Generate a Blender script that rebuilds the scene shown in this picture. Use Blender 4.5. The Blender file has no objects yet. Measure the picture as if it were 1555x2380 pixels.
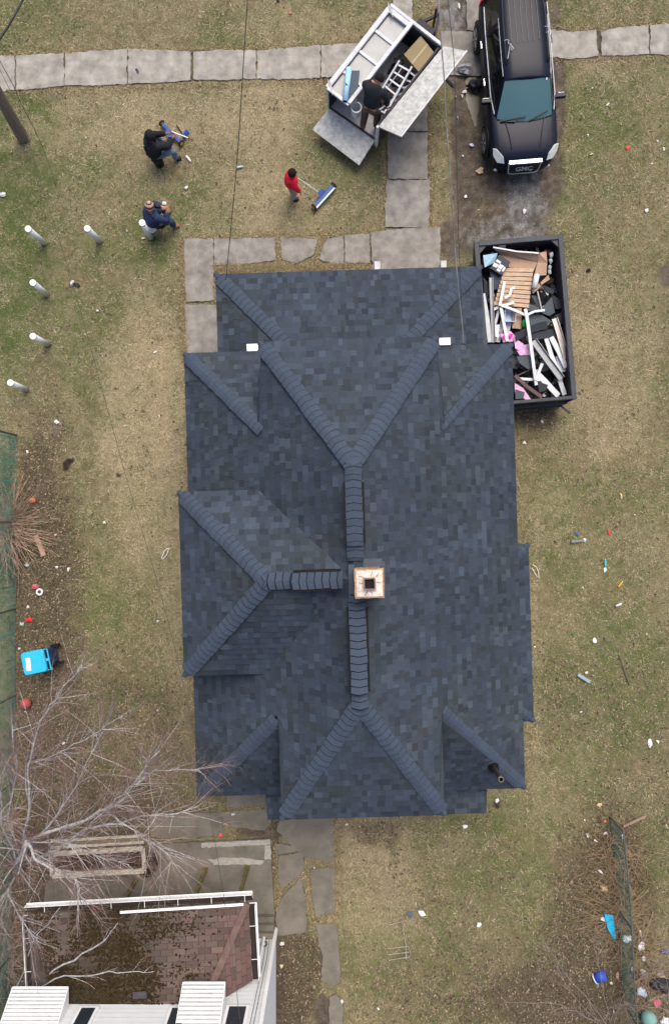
import bpy, bmesh, math, random
import numpy as np
from mathutils import Vector, Matrix, noise as mnoise
random.seed(7); rng = np.random.default_rng(7)
D = bpy.data; SC = bpy.context.scene; COL = SC.collection
# ------------------------------------------------------------------ camera, sky, sun, exposure
HC = 20.0; F = 1656.0; NX, NY = 795.0, 1200.0          # camera height, focal length and nadir in 1555x2380 units
cd = D.cameras.new("camera"); cam = D.objects.new("camera", cd); COL.objects.link(cam)
cam.location = (0, 0, HC); cam.rotation_euler = (0, 0, 0)
cd.sensor_fit = 'AUTO'; cd.sensor_width = 36.0; cd.lens = 36.0 * F / 2380.0
cd.shift_x = (777.5 - NX) / 2380.0; cd.shift_y = (NY - 1190.0) / 2380.0
cd.clip_start = 0.5; cd.clip_end = 2000
SC.camera = cam
W = D.worlds.new("World"); SC.world = W; W.use_nodes = True
wn = W.node_tree.nodes; wl = W.node_tree.links
bg = wn['Background']; sky = wn.new('ShaderNodeTexSky'); sky.sky_type = 'NISHITA'; sky.sun_disc = False
SUN_EL = math.radians(60); SUN_AZ = math.radians(18)    # azimuth measured from +y towards +x
sky.sun_elevation = SUN_EL; sky.sun_rotation = SUN_AZ; sky.dust_density = 6.0; sky.air_density = 1.0; sky.ozone_density = 1.0
wl.new(sky.outputs[0], bg.inputs[0]); bg.inputs[1].default_value = 0.15
ld = D.lights.new("sun", 'SUN'); ld.energy = 1.5; ld.angle = math.radians(40); ld.color = (1, 0.93, 0.84)
sun = D.objects.new("sun", ld); COL.objects.link(sun)
sd = Vector((math.cos(SUN_EL) * math.sin(SUN_AZ), math.cos(SUN_EL) * math.cos(SUN_AZ), math.sin(SUN_EL)))
sun.rotation_euler = sd.to_track_quat('Z', 'Y').to_euler(); sun.location = sd * 60
SC.view_settings.view_transform = 'Standard'; SC.view_settings.look = 'None'
SC.view_settings.exposure = 0.40; SC.view_settings.gamma = 1.0; SC.view_settings.use_curve_mapping = False

# ------------------------------------------------------------------ helpers
def P(px, py, z=0.0):
    k = (HC - z) / F
    return Vector(((px - NX) * k, (NY - py) * k, z))
def rgb(r, g, b):
    f = lambda c: (c / 255 / 12.92) if c <= 10 else ((c / 255 + .055) / 1.055) ** 2.4
    return (f(r), f(g), f(b), 1)
MATS = {}
def mat(name, col, rough=.7, metal=0., var=.18, scale=6., bump=.0, bscale=40., col2=None, spec=.3, coat=0., attr=False, streak=None, detail=6):
    if name in MATS: return MATS[name]
    m = D.materials.new(name); m.use_nodes = True; n = m.node_tree.nodes; l = m.node_tree.links
    b = n['Principled BSDF']; b.inputs['Roughness'].default_value = rough; b.inputs['Metallic'].default_value = metal
    b.inputs['Specular IOR Level'].default_value = spec; b.inputs['Coat Weight'].default_value = coat
    tc = n.new('ShaderNodeTexCoord'); no = n.new('ShaderNodeTexNoise'); no.inputs['Scale'].default_value = scale
    no.inputs['Detail'].default_value = detail; no.inputs['Roughness'].default_value = .65
    src = tc.outputs['Object']
    if streak:
        mp = n.new('ShaderNodeMapping'); mp.inputs['Scale'].default_value = streak; l.new(src, mp.inputs[0]); src = mp.outputs[0]
    l.new(src, no.inputs['Vector'])
    mr = n.new('ShaderNodeMapRange'); mr.inputs['From Min'].default_value = .3; mr.inputs['From Max'].default_value = .7
    l.new(no.outputs[0], mr.inputs[0])
    mx = n.new('ShaderNodeMix'); mx.data_type = 'RGBA'; l.new(mr.outputs[0], mx.inputs[0])
    c = Vector(col[:3])
    if attr:
        mr.inputs['To Min'].default_value = 1 - var; mr.inputs['To Max'].default_value = 1 + var
        at = n.new('ShaderNodeAttribute'); at.attribute_name = 'Col'
        vm = n.new('ShaderNodeVectorMath'); vm.operation = 'SCALE'; l.new(at.outputs['Color'], vm.inputs[0]); l.new(mr.outputs[0], vm.inputs['Scale'])
        l.new(vm.outputs[0], b.inputs['Base Color'])
    else:
        a = c * (1 - var); z = Vector(col2[:3]) if col2 else c * (1 + var)
        mx.inputs[6].default_value = (*a, 1); mx.inputs[7].default_value = (*z, 1)
        l.new(mx.outputs[2], b.inputs['Base Color'])
    if bump:
        n2 = n.new('ShaderNodeTexNoise'); n2.inputs['Scale'].default_value = bscale; n2.inputs['Detail'].default_value = 4
        l.new(tc.outputs['Object'], n2.inputs['Vector'])
        bp = n.new('ShaderNodeBump'); bp.inputs['Strength'].default_value = bump; bp.inputs['Distance'].default_value = .02
        l.new(n2.outputs[0], bp.inputs['Height']); l.new(bp.outputs[0], b.inputs['Normal'])
    MATS[name] = m; return m
def glassmat(name, tint, alpha, rough=.05):
    m = D.materials.new(name); m.use_nodes = True; n = m.node_tree.nodes; l = m.node_tree.links; n.clear()
    o = n.new('ShaderNodeOutputMaterial'); g = n.new('ShaderNodeBsdfPrincipled'); t = n.new('ShaderNodeBsdfTransparent'); x = n.new('ShaderNodeMixShader')
    g.inputs['Base Color'].default_value = tint; g.inputs['Roughness'].default_value = rough; g.inputs['Specular IOR Level'].default_value = .6
    t.inputs[0].default_value = (min(1, tint[0] * 2 + .3), min(1, tint[1] * 2 + .3), min(1, tint[2] * 2 + .3), 1)
    x.inputs[0].default_value = alpha; l.new(t.outputs[0], x.inputs[1]); l.new(g.outputs[0], x.inputs[2]); l.new(x.outputs[0], o.inputs[0])
    return m
class MB:
    def __init__(s): s.v = []; s.f = []; s.c = []
    def add(s, vs, fs, col=None):
        o = len(s.v); s.v += [tuple(v) for v in vs]; s.f += [tuple(i + o for i in f) for f in fs]; s.c += [col] * len(fs); return s
    def box(s, c, d, M=None, col=None):
        c = Vector(c); x, y, z = d[0] / 2, d[1] / 2, d[2] / 2
        vs = [Vector((a * x, b * y, e * z)) for e in (-1, 1) for b in (-1, 1) for a in (-1, 1)]
        if isinstance(M, (int, float)): M = Matrix.Rotation(M, 3, 'Z')
        if M is not None: vs = [M @ v for v in vs]
        return s.add([v + c for v in vs], [(0, 2, 3, 1), (4, 5, 7, 6), (0, 1, 5, 4), (1, 3, 7, 5), (3, 2, 6, 7), (2, 0, 4, 6)], col)
    def bar(s, p0, p1, w, h, up=(0, 0, 1), col=None):
        p0 = Vector(p0); p1 = Vector(p1); d = p1 - p0; L = d.length; d.normalize()
        x = d.cross(Vector(up)); x = x.normalized() if x.length > 1e-5 else Vector((1, 0, 0)); z = x.cross(d)
        return s.box((p0 + p1) / 2, (w, L, h), Matrix((x, d, z)).transposed(), col)
    def plate(s, pts, t, col=None, n=None):
        pts = [Vector(p) for p in pts]; k = len(pts)
        if n is None:
            n = Vector((0, 0, 0))
            for i in range(k): n += (pts[i] - pts[0]).cross(pts[(i + 1) % k] - pts[0])
            n.normalize()
        n = Vector(n)
        if n.z < 0: n = -n; pts = pts[::-1]
        lo = [p - n * t for p in pts]
        return s.add(pts + lo, [tuple(range(k)), tuple(range(2 * k - 1, k - 1, -1))] + [(i, i + k, (i + 1) % k + k, (i + 1) % k) for i in range(k)], col)
    def prism(s, poly, z0, z1, col=None):
        return s.plate([(p[0], p[1], z1) for p in poly], z1 - z0, col, (0, 0, 1)) if area(poly) > 0 else s.plate([(p[0], p[1], z1) for p in poly[::-1]], z1 - z0, col, (0, 0, 1))
    def tube(s, pts, r, n=6, col=None, cap=True, sq=1.0):
        pts = [Vector(p) for p in pts]; k = len(pts); rs = r if isinstance(r, (list, tuple)) else [r] * k
        vs = []; x = None
        for i, p in enumerate(pts):
            d = (pts[min(i + 1, k - 1)] - pts[max(i - 1, 0)]).normalized()
            if x is None: x = d.orthogonal().normalized()
            x = (x - d * x.dot(d)); x = x.normalized() if x.length > 1e-6 else d.orthogonal().normalized()
            y = d.cross(x)
            for j in range(n):
                a = 2 * math.pi * j / n + math.pi / n; vs.append(p + (x * math.cos(a) + y * math.sin(a) * sq) * rs[i])
        fs = [(i * n + j, i * n + (j + 1) % n, (i + 1) * n + (j + 1) % n, (i + 1) * n + j) for i in range(k - 1) for j in range(n)]
        if cap: fs += [tuple(range(n - 1, -1, -1)), tuple((k - 1) * n + j for j in range(n))]
        return s.add(vs, fs, col)
    def loft(s, rings, col=None, cap=True, closed=True):
        n = len(rings[0]); vs = [p for r in rings for p in r]; m = n if closed else n - 1
        fs = [(i * n + j, i * n + (j + 1) % n, (i + 1) * n + (j + 1) % n, (i + 1) * n + j) for i in range(len(rings) - 1) for j in range(m)]
        if cap: fs += [tuple(range(n - 1, -1, -1)), tuple((len(rings) - 1) * n + j for j in range(n))]
        return s.add(vs, fs, col)
    def lathe(s, prof, c=(0, 0, 0), n=16, M=None, col=None):
        c = Vector(c); rings = []
        for r, z in prof:
            ring = [Vector((r * math.cos(2 * math.pi * j / n), r * math.sin(2 * math.pi * j / n), z)) for j in range(n)]
            rings.append([(M @ p if M is not None else p) + c for p in ring])
        return s.loft(rings, col)
    def ball(s, c, r, n=10, col=None, M=None):
        r = r if isinstance(r, (list, tuple)) else (r, r, r); k = n // 2
        prof = [(math.sin(math.pi * i / k) if 0 < i < k else .02, -math.cos(math.pi * i / k)) for i in range(k + 1)]
        S = Matrix.Diagonal(r); return s.lathe(prof, c, n, (M @ S) if M is not None else S, col)
    def blob(s, c, r, seed=0, jit=.35, col=None, n=9):
        o = len(s.v); s.ball(c, r, n, col); c = Vector(c); rr = random.Random(seed)
        for i in range(o, len(s.v)):
            v = Vector(s.v[i]); s.v[i] = tuple(c + (v - c) * (1 + rr.uniform(-jit, jit)))
        return s
    def build(s, name, m, parent=None, smooth=False, bevel=0, subsurf=0, loc=None):
        me = D.meshes.new(name)
        vs = s.v
        if loc is not None: L = Vector(loc); vs = [tuple(Vector(v) - L) for v in vs]
        me.from_pydata(vs, [], s.f); me.materials.append(m)
        if any(c is not None for c in s.c):
            a = me.attributes.new('Col', 'FLOAT_COLOR', 'FACE')
            a.data.foreach_set('color', np.array([(c if c is not None else (.5, .5, .5, 1)) for c in s.c], dtype=np.float32).ravel())
        if smooth: me.polygons.foreach_set('use_smooth', [True] * len(me.polygons))
        me.update(); o = D.objects.new(name, me); COL.objects.link(o)
        if loc is not None: o.location = loc
        if parent is not None: o.parent = parent
        if bevel:
            b = o.modifiers.new('bevel', 'BEVEL'); b.width = bevel; b.segments = 2; b.limit_method = 'ANGLE'
        if subsurf:
            b = o.modifiers.new('sub', 'SUBSURF'); b.levels = subsurf; b.render_levels = subsurf
        return o
def area(poly):
    return sum(poly[i][0] * poly[(i + 1) % len(poly)][1] - poly[(i + 1) % len(poly)][0] * poly[i][1] for i in range(len(poly))) / 2
def tag(o, label=None, cat=None, group=None, kind=None):
    if label: o['label'] = label
    if cat: o['category'] = cat
    if group: o['group'] = group
    if kind: o['kind'] = kind
    return o
def thing(name, label, cat, loc=(0, 0, 0), rz=0., group=None):
    o = D.objects.new(name, None); o.empty_display_size = .2; COL.objects.link(o); o.location = loc; o.rotation_euler = (0, 0, rz)
    return tag(o, label, cat, group)
def dup(root, loc, rz=None, label=None, group=None):
    r = root.copy(); COL.objects.link(r); r.location = loc
    if rz is not None: r.rotation_euler = (0, 0, rz)
    if label: r['label'] = label
    if group: r['group'] = group
    for ch in list(root.children):
        c = ch.copy(); COL.objects.link(c); c.parent = r
        for g in ch.children: d = g.copy(); COL.objects.link(d); d.parent = c
    return r
# numpy value noise
def vnoise(X, Y, s, seed):
    g = np.random.default_rng(seed).random((256, 256)); x = X / s + 1000.3; y = Y / s + 1000.7
    xi = np.floor(x).astype(int); yi = np.floor(y).astype(int); fx = x - xi; fy = y - yi
    fx = fx * fx * (3 - 2 * fx); fy = fy * fy * (3 - 2 * fy)
    G = lambda a, b: g[a % 256, b % 256]
    return (G(xi, yi) * (1 - fx) + G(xi + 1, yi) * fx) * (1 - fy) + (G(xi, yi + 1) * (1 - fx) + G(xi + 1, yi + 1) * fx) * fy
def fbm(X, Y, s, seed, o=3):
    t = 0; a = 1; w = 0
    for i in range(o): t = t + a * vnoise(X, Y, s / 2 ** i, seed + i); w += a; a *= .6
    return t / w
def inpoly(X, Y, poly):
    r = np.zeros(X.shape, bool); n = len(poly)
    for i in range(n):
        x0, y0 = poly[i]; x1, y1 = poly[(i + 1) % n]
        if y0 == y1: continue
        c = ((y0 > Y) != (y1 > Y)) & (X < (x1 - x0) * (Y - y0) / (y1 - y0) + x0); r ^= c
    return r
# ------------------------------------------------------------------ ground zones (all given in photo units, converted to metres)
def zone(PX, PY, blobs):
    t = np.zeros(PX.shape)
    for (x, y, rx, ry, a) in blobs:
        d = ((PX - x) / rx) ** 2 + ((PY - y) / ry) ** 2
        t = t + a * np.clip(1.35 - d, 0, 1)
    return t
ZG = [(15, 500, 90, 420, .5), (20, 430, 110, 330, .75), (60, 60, 130, 60, .35), (300, 70, 60, 45, .2), (200, 400, 90, 60, .35), (330, 560, 150, 60, .4), (420, 450, 60, 90, .25),
      (120, 600, 160, 120, .3), (180, 740, 120, 90, .2), (560, 60, 130, 50, .25), (1340, 40, 60, 40, .3), (1500, 600, 120, 180, .3), (1400, 270, 80, 90, .25),
      (1480, 1550, 120, 220, .3), (1330, 1250, 90, 120, .2), (1530, 2020, 60, 130, .45), (860, 420, 90, 90, .2), (1420, 1800, 160, 120, .15), (60, 1060, 70, 60, .4),
      (150, 1500, 160, 300, .3), (1250, 2100, 200, 160, .2), (900, 2250, 200, 120, .15), (330, 1620, 90, 60, .3), (20, 1050, 14, 100, .6)]
ZT = [(340, 1000, 110, 330, .85), (300, 280, 220, 90, .5), (600, 250, 130, 110, .55), (430, 1450, 60, 250, .5), (650, 480, 160, 110, .45), (700, 60, 180, 50, .3),
      (1360, 720, 110, 120, .45), (1420, 900, 110, 170, .35), (1280, 1200, 60, 80, .4), (860, 2050, 110, 160, .5), (450, 560, 60, 60, .5), (650, 620, 240, 14, .9),
      (60, 320, 55, 45, .5), (1390, 170, 60, 50, .3), (1240, 1500, 20, 400, .3), (960, 1960, 150, 60, .3), (800, 130, 60, 30, .2)]
ZL = [(1240, 970, 60, 40, .9), (60, 2050, 110, 120, 1.0), (90, 1400, 60, 400, .5), (110, 1480, 90, 560, .75), (40, 1200, 80, 160, .5), (1400, 2120, 130, 260, .75), (250, 1720, 200, 200, .55), (200, 1900, 280, 90, .6), (640, 2280, 90, 160, 1.3), (690, 2280, 70, 160, .6),
      (1380, 2330, 300, 90, .6), (1150, 2300, 300, 150, .4), (1500, 1800, 120, 300, .25), (870, 1925, 60, 30, .6), (600, 1930, 60, 20, .9), (30, 2200, 60, 260, 1.2), (1050, 2000, 200, 160, .25), (640, 1980, 14, 90, 1.0), (1320, 1620, 120, 120, .25)]
ZM = [(107, 567, 7, 6, .9), (235, 562, 7, 6, .9), (353, 555, 8, 6, .9), (113, 687, 7, 6, .9), (114, 802, 7, 6, .9), (65, 907, 7, 6, .9), (58, 324, 14, 9, .8), (1070, 250, 26, 170, 1.2), (1080, 420, 34, 120, 1.1), (1070, 40, 50, 60, 1.0), (1200, 420, 105, 120, 1.15), (1190, 250, 108, 220, 1.2), (1160, 560, 150, 60, .8), (1290, 200, 22, 230, .9),
      (130, 1010, 16, 12, .5), (870, 600, 26, 16, .9), (1045, 560, 22, 60, .7), (1560, 640, 40, 30, .7),
      (640, 2300, 26, 120, .6), (752, 2370, 18, 60, 1.3), (620, 1935, 70, 12, .8), (447, 122, 9, 9, 1.2), (447, 186, 10, 10, 1.2), (748, 178, 20, 14, 1.1), (1391, 100, 8, 38, 1.2), (1156, 1872, 14, 8, .9), (1462, 1560, 10, 10, .4)]
ZV = [(1215, 440, 40, 75, .8), (1190, 560, 70, 70, .55), (1045, 40, 34, 60, .8), (1240, 500, 30, 60, .5), (1110, 545, 40, 30, .4)]
ZP = [(1095, 205, 22, 50, .95), (1100, 260, 14, 50, .9)]
ZH = [(156, 1082, 9, 13, 1.3), (163, 1072, 12, 8, 1.1), (278, 1103, 7, 8, 1.3), (272, 903, 6, 6, 1.2), (330, 1128, 5, 5, .6), (1156, 1872, 10, 6, .9), (268, 1178, 7, 6, .5), (1367, 629, 4, 4, .8), (1250, 1000, 26, 8, .4)]
C_ = lambda r, g, b: np.array(rgb(r, g, b)[:3])
EDGES = []
def edge_soil(PX, PY):
    t = np.zeros(PX.shape)
    for q in EDGES:
        cx = sum(p[0] for p in q) / len(q); cy = sum(p[1] for p in q) / len(q); g = 3.2
        e_ = [(x + g * (1 if x > cx else -1), y + g * (1 if y > cy else -1)) for x, y in q]; a = np.array(e_); xa, ya = a.min(0); xb, yb = a.max(0)
        s = (PX > xa) & (PX < xb) & (PY > ya) & (PY < yb)
        if s.any(): idx = np.nonzero(s); t[idx] = np.maximum(t[idx], inpoly(PX[idx], PY[idx], e_))
    return t
def gcol(X, Y):
    PX = NX + X * F / HC; PY = NY - Y * F / HC
    w = (fbm(X, Y, .9, 11) - .5) * 60; w2 = (fbm(X, Y, .8, 21) - .5) * 60; PXj = PX + w; PYj = PY + w2
    n1 = fbm(X, Y, 1.6, 31); n2 = fbm(X, Y, .38, 41); n3 = vnoise(X, Y, .12, 51)
    g = np.clip(zone(PXj, PYj, ZG) + .30 + (n1 - .5) * 1.5 + (n2 - .5) * 1.5, 0, 1)
    t = np.clip(zone(PXj, PYj, ZT) + .30 + (n2 - .5) * 1.4 + (n3 - .5) * .8, 0, 1)
    l = np.clip(zone(PXj, PYj, ZL) * 1.15 + (n2 - .5) * .9 + (n3 - .5) * .6 - .06, 0, 1)
    w3 = (fbm(X, Y, .3, 61) - .5) * 22
    m = np.clip(zone(PX + w3, PY + w3, ZM) * 1.5 + (n3 - .5) * .5 - .15, 0, 1)
    zv = zone(PX + w3, PY + w3, ZV); v = np.clip(zv * 1.1 + ((n2 - .5) * 1.4 + (n3 - .5) * .9) * (zv > 0) - .15, 0, 1)
    es = edge_soil(PX + w3 * .3, PY - w3 * .3); m = np.clip(m + es * (.35 + (n3 - .5) * 1.2), 0, 1)
    p = np.clip(zone(PX + w3 * .5, PY + w3 * .5, ZP) * 2 - .3, 0, 1)
    e = lambda a: a[..., None]
    c = np.broadcast_to(C_(128, 119, 90), X.shape + (3,))
    c = c * (1 - e(t) * .75) + C_(176, 162, 132) * e(t) * .75
    gg = g * (1 - .55 * t); c = c * (1 - e(gg) * .75) + C_(82, 100, 54) * e(gg) * .75
    c = c * (1 - e(l) * .8) + C_(92, 80, 70) * e(l) * .8
    mud = C_(90, 82, 73) * (.6 + .7 * e(n3)) * (.8 + .4 * e(n2))
    c = c * (1 - e(m)) + mud * e(m)
    c = c * (1 - e(v)) + C_(114, 113, 112) * (.5 + .7 * e(n3)) * e(v)
    c = c * (1 - e(p)) + C_(98, 91, 78) * e(p)
    hz = np.clip(zone(PX + w3 * .6, PY - w3 * .6, ZH) * 1.6 + (n3 - .5) * 1.2 - .3, 0, 1) * (zone(PX, PY, ZH) > 0); c = c * (1 - e(hz)) + C_(52, 44, 38) * e(hz); m = np.maximum(m, hz)
    return c, g, t, l, m, v, p
# ---- slabs ( photo units )
def rag(poly, j=2.0, step=7):
    out = []; n = len(poly)
    for i in range(n):
        x0, y0 = poly[i]; x1, y1 = poly[(i + 1) % n]; L = math.hypot(x1 - x0, y1 - y0); k = max(1, int(L / step))
        for q in range(k):
            t = q / k; jj = j * (.35 if q == 0 else 1)
            out.append((x0 + (x1 - x0) * t + random.gauss(0, jj * .6), y0 + (y1 - y0) * t + random.gauss(0, jj * .6)))
    return out
SW = []   # pavement slabs
tops = [(-30, 133), (38, 131), (152, 126), (298, 115), (447, 122), (597, 120), (746, 108), (900, 99)]
bots = [(-30, 214), (38, 210), (152, 200), (298, 196), (447, 187), (597, 185), (746, 182), (900, 168)]
for i in range(7):
    (a, b), (c, d) = tops[i], tops[i + 1]; (e, f), (g, h) = bots[i], bots[i + 1]; w = 1.2; w2 = 3.5 if i in (3, 4) else 1.2
    m = .5 * (a + c)
    SW.append([(a + (3.5 if i == 4 else w), b), (m, (b + d) / 2 - (3 if i == 4 else 1)), (c - (3 if i == 3 else w), d), (g - (3 if i == 3 else w), h), (m, (f + h) / 2 + 2), (e + (3.5 if i == 4 else w), f)])
SW += [[(902, 99), (990, 92), (990, 160), (902, 168)], [(1277, 71), (1330, 76), (1384, 72), (1388, 132), (1330, 139), (1277, 135)], [(1396, 75), (1430, 66), (1505, 60), (1506, 127), (1397, 131)],
       [(1508, 60), (1590, 57), (1590, 131), (1509, 127)], [(912, -30), (956, -30), (958, 50), (914, 52)]]
DW = [[(1083, -40), (1130, -40), (1130, 70), (1084, 72)], [(1024, 74), (1140, 74), (1140, 178), (1028, 176)]]
PT = [[(884, 180), (990, 180), (993, 306), (886, 305)], [(900, 309), (993, 309), (993, 417), (901, 417)], [(898, 421), (999, 420), (996, 530), (894, 529)],
      [(862, 541), (945, 531), (1023, 530), (1022, 640), (866, 640)],
      [(428, 556), (496, 556), (498, 628), (496, 640), (500, 700), (434, 702)], [(499, 556), (641, 553), (640, 606), (560, 615), (499, 617)],
      [(654, 556), (700, 553), (738, 560), (730, 592), (690, 613), (655, 603)], [(760, 556), (797, 549), (799, 614), (770, 613), (742, 602), (748, 580)], [(800, 548), (858, 544), (860, 612), (802, 611)],
      [(430, 708), (505, 709), (508, 830), (436, 824)],
      [(528, 1845), (618, 1845), (619, 1873), (528, 1876)], [(513, 1886), (617, 1878), (632, 1908), (617, 1929), (552, 1922), (521, 1907)], [(350, 1897), (430, 1890), (516, 1888), (520, 1938), (430, 1948), (352, 1944)],
      [(654, 1890), (776, 1890), (778, 2003), (709, 1992), (680, 1966), (643, 1928)], [(639, 1958), (688, 1968), (694, 1977), (642, 1985)], [(647, 1988), (704, 1978), (707, 2023), (654, 2066), (646, 2030)],
      [(701, 2038), (712, 2100), (712, 2165), (643, 2174), (643, 2120), (655, 2085)], [(722, 2019), (779, 2014), (781, 2118), (734, 2129), (725, 2081)],
      [(734, 2146), (781, 2144), (790, 2220), (790, 2282), (774, 2291), (745, 2275), (750, 2227)], [(765, 2316), (782, 2308), (796, 2333), (800, 2420), (766, 2420)]]
EDGES += SW + DW + PT
conc = mat('concrete', rgb(138, 134, 127), .9, var=.26, scale=3.2, bump=.5, detail=12, bscale=60, col2=rgb(168, 164, 157), spec=.1)
conc2 = mat('worn_concrete', rgb(120, 116, 110), .9, var=.22, scale=3, bump=.5, bscale=60, col2=rgb(152, 148, 142), spec=.1, detail=10)
conc3 = mat('damp_concrete', rgb(108, 104, 94), .85, var=.22, scale=1.8, bump=.4, bscale=50, col2=rgb(128, 122, 112), spec=.2, detail=10)
SLABP = []
def slabs(name, polys, m, z=.04, j=1.7, frm=None):
    b = MB()
    for q in polys:
        r = [P(x, y, 0)[:2] for x, y in rag(q, j)]; SLABP.append(r)
        zz = z + random.uniform(-.008, .008); b.prism(r, -.05, zz)
    o = b.build(name, m); tag(o, kind='structure'); return o
slabs('sidewalk', SW, conc); slabs('driveway', DW, conc2); slabs('path', PT[:10], conc2); slabs('back_path', PT[10:], conc3)
# ---- ground sheet
def axis(a, b, st, far):
    core = list(np.arange(a, b, st)); out = []; x = b; s = st
    while x < far: out.append(x); s *= 1.5; x += s
    neg = []; x = a - st; s = st
    while x > -far: neg.append(x); s *= 1.5; x -= s
    return np.array(neg[::-1] + core + out)
xs = axis(-10.5, 10.5, .06, 700); ys = axis(-15.5, 15.8, .06, 700)
GX, GY = np.meshgrid(xs, ys)
gc, g_, t_, l_, m_, v_, p_ = gcol(GX, GY)
rut = fbm(GX * 3, GY * .6, .5, 71, 3) - .5
GZ = (fbm(GX, GY, .5, 81) - .5) * .03 + m_ * (rut * .09 - .02) + m_ * (vnoise(GX, GY, .09, 91) - .5) * .03
GZ = np.minimum(GZ * (1 - p_) - p_ * .03, .02 + 0 * GZ)
nxg, nyg = len(xs), len(ys)
vv = np.stack([GX, GY, GZ], -1).reshape(-1, 3)
ii = (np.arange(nyg - 1)[:, None] * nxg + np.arange(nxg - 1)[None]).ravel()
ff = np.stack([ii, ii + 1, ii + 1 + nxg, ii + nxg], -1)
def npmesh(name, v, f, col=None, dom='POINT'):
    me = D.meshes.new(name); k = f.shape[1]
    me.vertices.add(len(v)); me.vertices.foreach_set('co', v.astype(np.float32).ravel())
    me.loops.add(f.size); me.loops.foreach_set('vertex_index', f.astype(np.int32).ravel())
    me.polygons.add(len(f)); me.polygons.foreach_set('loop_start', np.arange(0, f.size, k, dtype=np.int32)); me.polygons.foreach_set('loop_total', np.full(len(f), k, dtype=np.int32))
    if col is not None:
        a = me.attributes.new('Col', 'FLOAT_COLOR', dom); c4 = np.ones((len(col), 4), np.float32); c4[:, :3] = col; a.data.foreach_set('color', c4.ravel())
    me.update(); me.validate(); return me
me = npmesh('ground', vv, ff, (gc * (.74 + .26 * np.maximum(m_, v_)[..., None])).reshape(-1, 3)); me.materials.append(mat('ground_soil', (0, 0, 0), .95, var=.45, scale=22, attr=True, bump=.6, bscale=60, spec=.08, detail=8))
go = D.objects.new('ground', me); COL.objects.link(go); tag(go, kind='structure')
# ---- puddle in the rutted drive
pb = MB(); pb.prism([P(x, y)[:2] for x, y in rag([(1084, 180), (1108, 176), (1114, 215), (1112, 262), (1104, 296), (1092, 262), (1082, 232)], 2.5, 6)], -.012, -.004)
tag(pb.build('puddle', mat('puddle_water', rgb(92, 85, 70), .45, var=.08, scale=3, spec=.5)), kind='structure')
# ---- grass blades and fallen leaves
HOUSE_PX = [(520, 660), (1110, 640), (1125, 815), (1185, 815), (1212, 1820), (1120, 1870), (630, 1880), (475, 1840), (445, 830), (520, 830)]
def scatter(n, x0=-10.2, x1=10.0, y0=-14.8, y1=15.0):
    X = rng.uniform(x0, x1, n); Y = rng.uniform(y0, y1, n); return X, Y
def clear(X, Y):
    k = np.ones(X.shape, bool)
    for q in SLABP:
        ar = np.array(q); xa, ya = ar.min(0); xb, yb = ar.max(0); s = (X > xa) & (X < xb) & (Y > ya) & (Y < yb)
        idx = np.nonzero(s)[0]; k[idx[inpoly(X[idx], Y[idx], q)]] = False
    for q in [HOUSE_PX, [(150, 1950), (628, 1950), (641, 2160), (651, 2500), (0, 2500), (60, 2160)]]:
        k &= ~inpoly(X, Y, [P(x, y)[:2] for x, y in q])
    return k
X, Y = scatter(760000); k = clear(X, Y); X = X[k]; Y = Y[k]
c, g, t, l, m, v, p = gcol(X, Y)
k = rng.random(len(X)) > np.clip(m * 1.15 + v + p + l * .45, 0, 1); X = X[k]; Y = Y[k]; c = c[k]; g = g[k]; t = t[k]
n = len(X)
cl = vnoise(X, Y, .16, 101)
ang = rng.uniform(0, 2 * np.pi, n) + fbm(X, Y, .35, 111) * 7; L = rng.uniform(.04, .11, n) * (.7 + .6 * cl); hh = L * rng.uniform(.15, .75, n); wd = rng.uniform(.003, .0075, n)
dx, dy = np.cos(ang), np.sin(ang); rr = np.sqrt(np.maximum(L ** 2 - hh ** 2, 0))
A = np.stack([X - dy * wd, Y + dx * wd, np.full(n, -.005)], -1); B = np.stack([X + dy * wd, Y - dx * wd, np.full(n, -.005)], -1); T = np.stack([X + dx * rr, Y + dy * rr, hh], -1)
V = np.stack([A, B, T], 1).reshape(-1, 3); Fc = np.arange(3 * n).reshape(-1, 3)
straw = rng.random(n) < (.02 + .26 * t + .42 * np.clip(vnoise(X, Y, .22, 141) - .45, 0, 1) * 2); gr = rng.random(n) < g * .45
cl2 = vnoise(X, Y, .07, 131)
jit = rng.uniform(.5, 1.35, n)[:, None] * (.42 + .62 * cl + .72 * cl2)[:, None]
bc = c * jit; bc[straw] = C_(186, 172, 142) * rng.uniform(.6, 1.15, (straw.sum(), 1)); bc[gr & ~straw] = C_(98, 114, 62) * rng.uniform(.6, 1.3, ((gr & ~straw).sum(), 1))
me = npmesh('grass', V, Fc, bc, 'FACE'); me.materials.append(mat('grass_blade', (0, 0, 0), .8, var=.1, scale=3, attr=True, spec=.15))
o = D.objects.new('grass', me); COL.objects.link(o); tag(o, 'short patchy winter grass, straw tan with green patches', 'grass', kind='stuff')
X, Y = scatter(150000); dn = fbm(X, Y, .55, 201); k = clear(X, Y) & (rng.random(len(X)) < np.clip((dn - .42) * 3.2, .03, 1)); X = X[k]; Y = Y[k]
c, g, t, l, m, v, p = gcol(X, Y); k = rng.random(len(X)) > np.clip(m * 1.3 + v + p + l * .6, 0, 1); X, Y, c, g, t = X[k], Y[k], c[k], g[k], t[k]; n = len(X)
ang = fbm(X, Y, .3, 211) * 14 + rng.normal(0, .7, n); L = rng.uniform(.08, .17, n); hh = L * rng.uniform(.15, .55, n); wd = rng.uniform(.004, .009, n); dx, dy = np.cos(ang), np.sin(ang); rr = np.sqrt(L ** 2 - hh ** 2)
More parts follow.
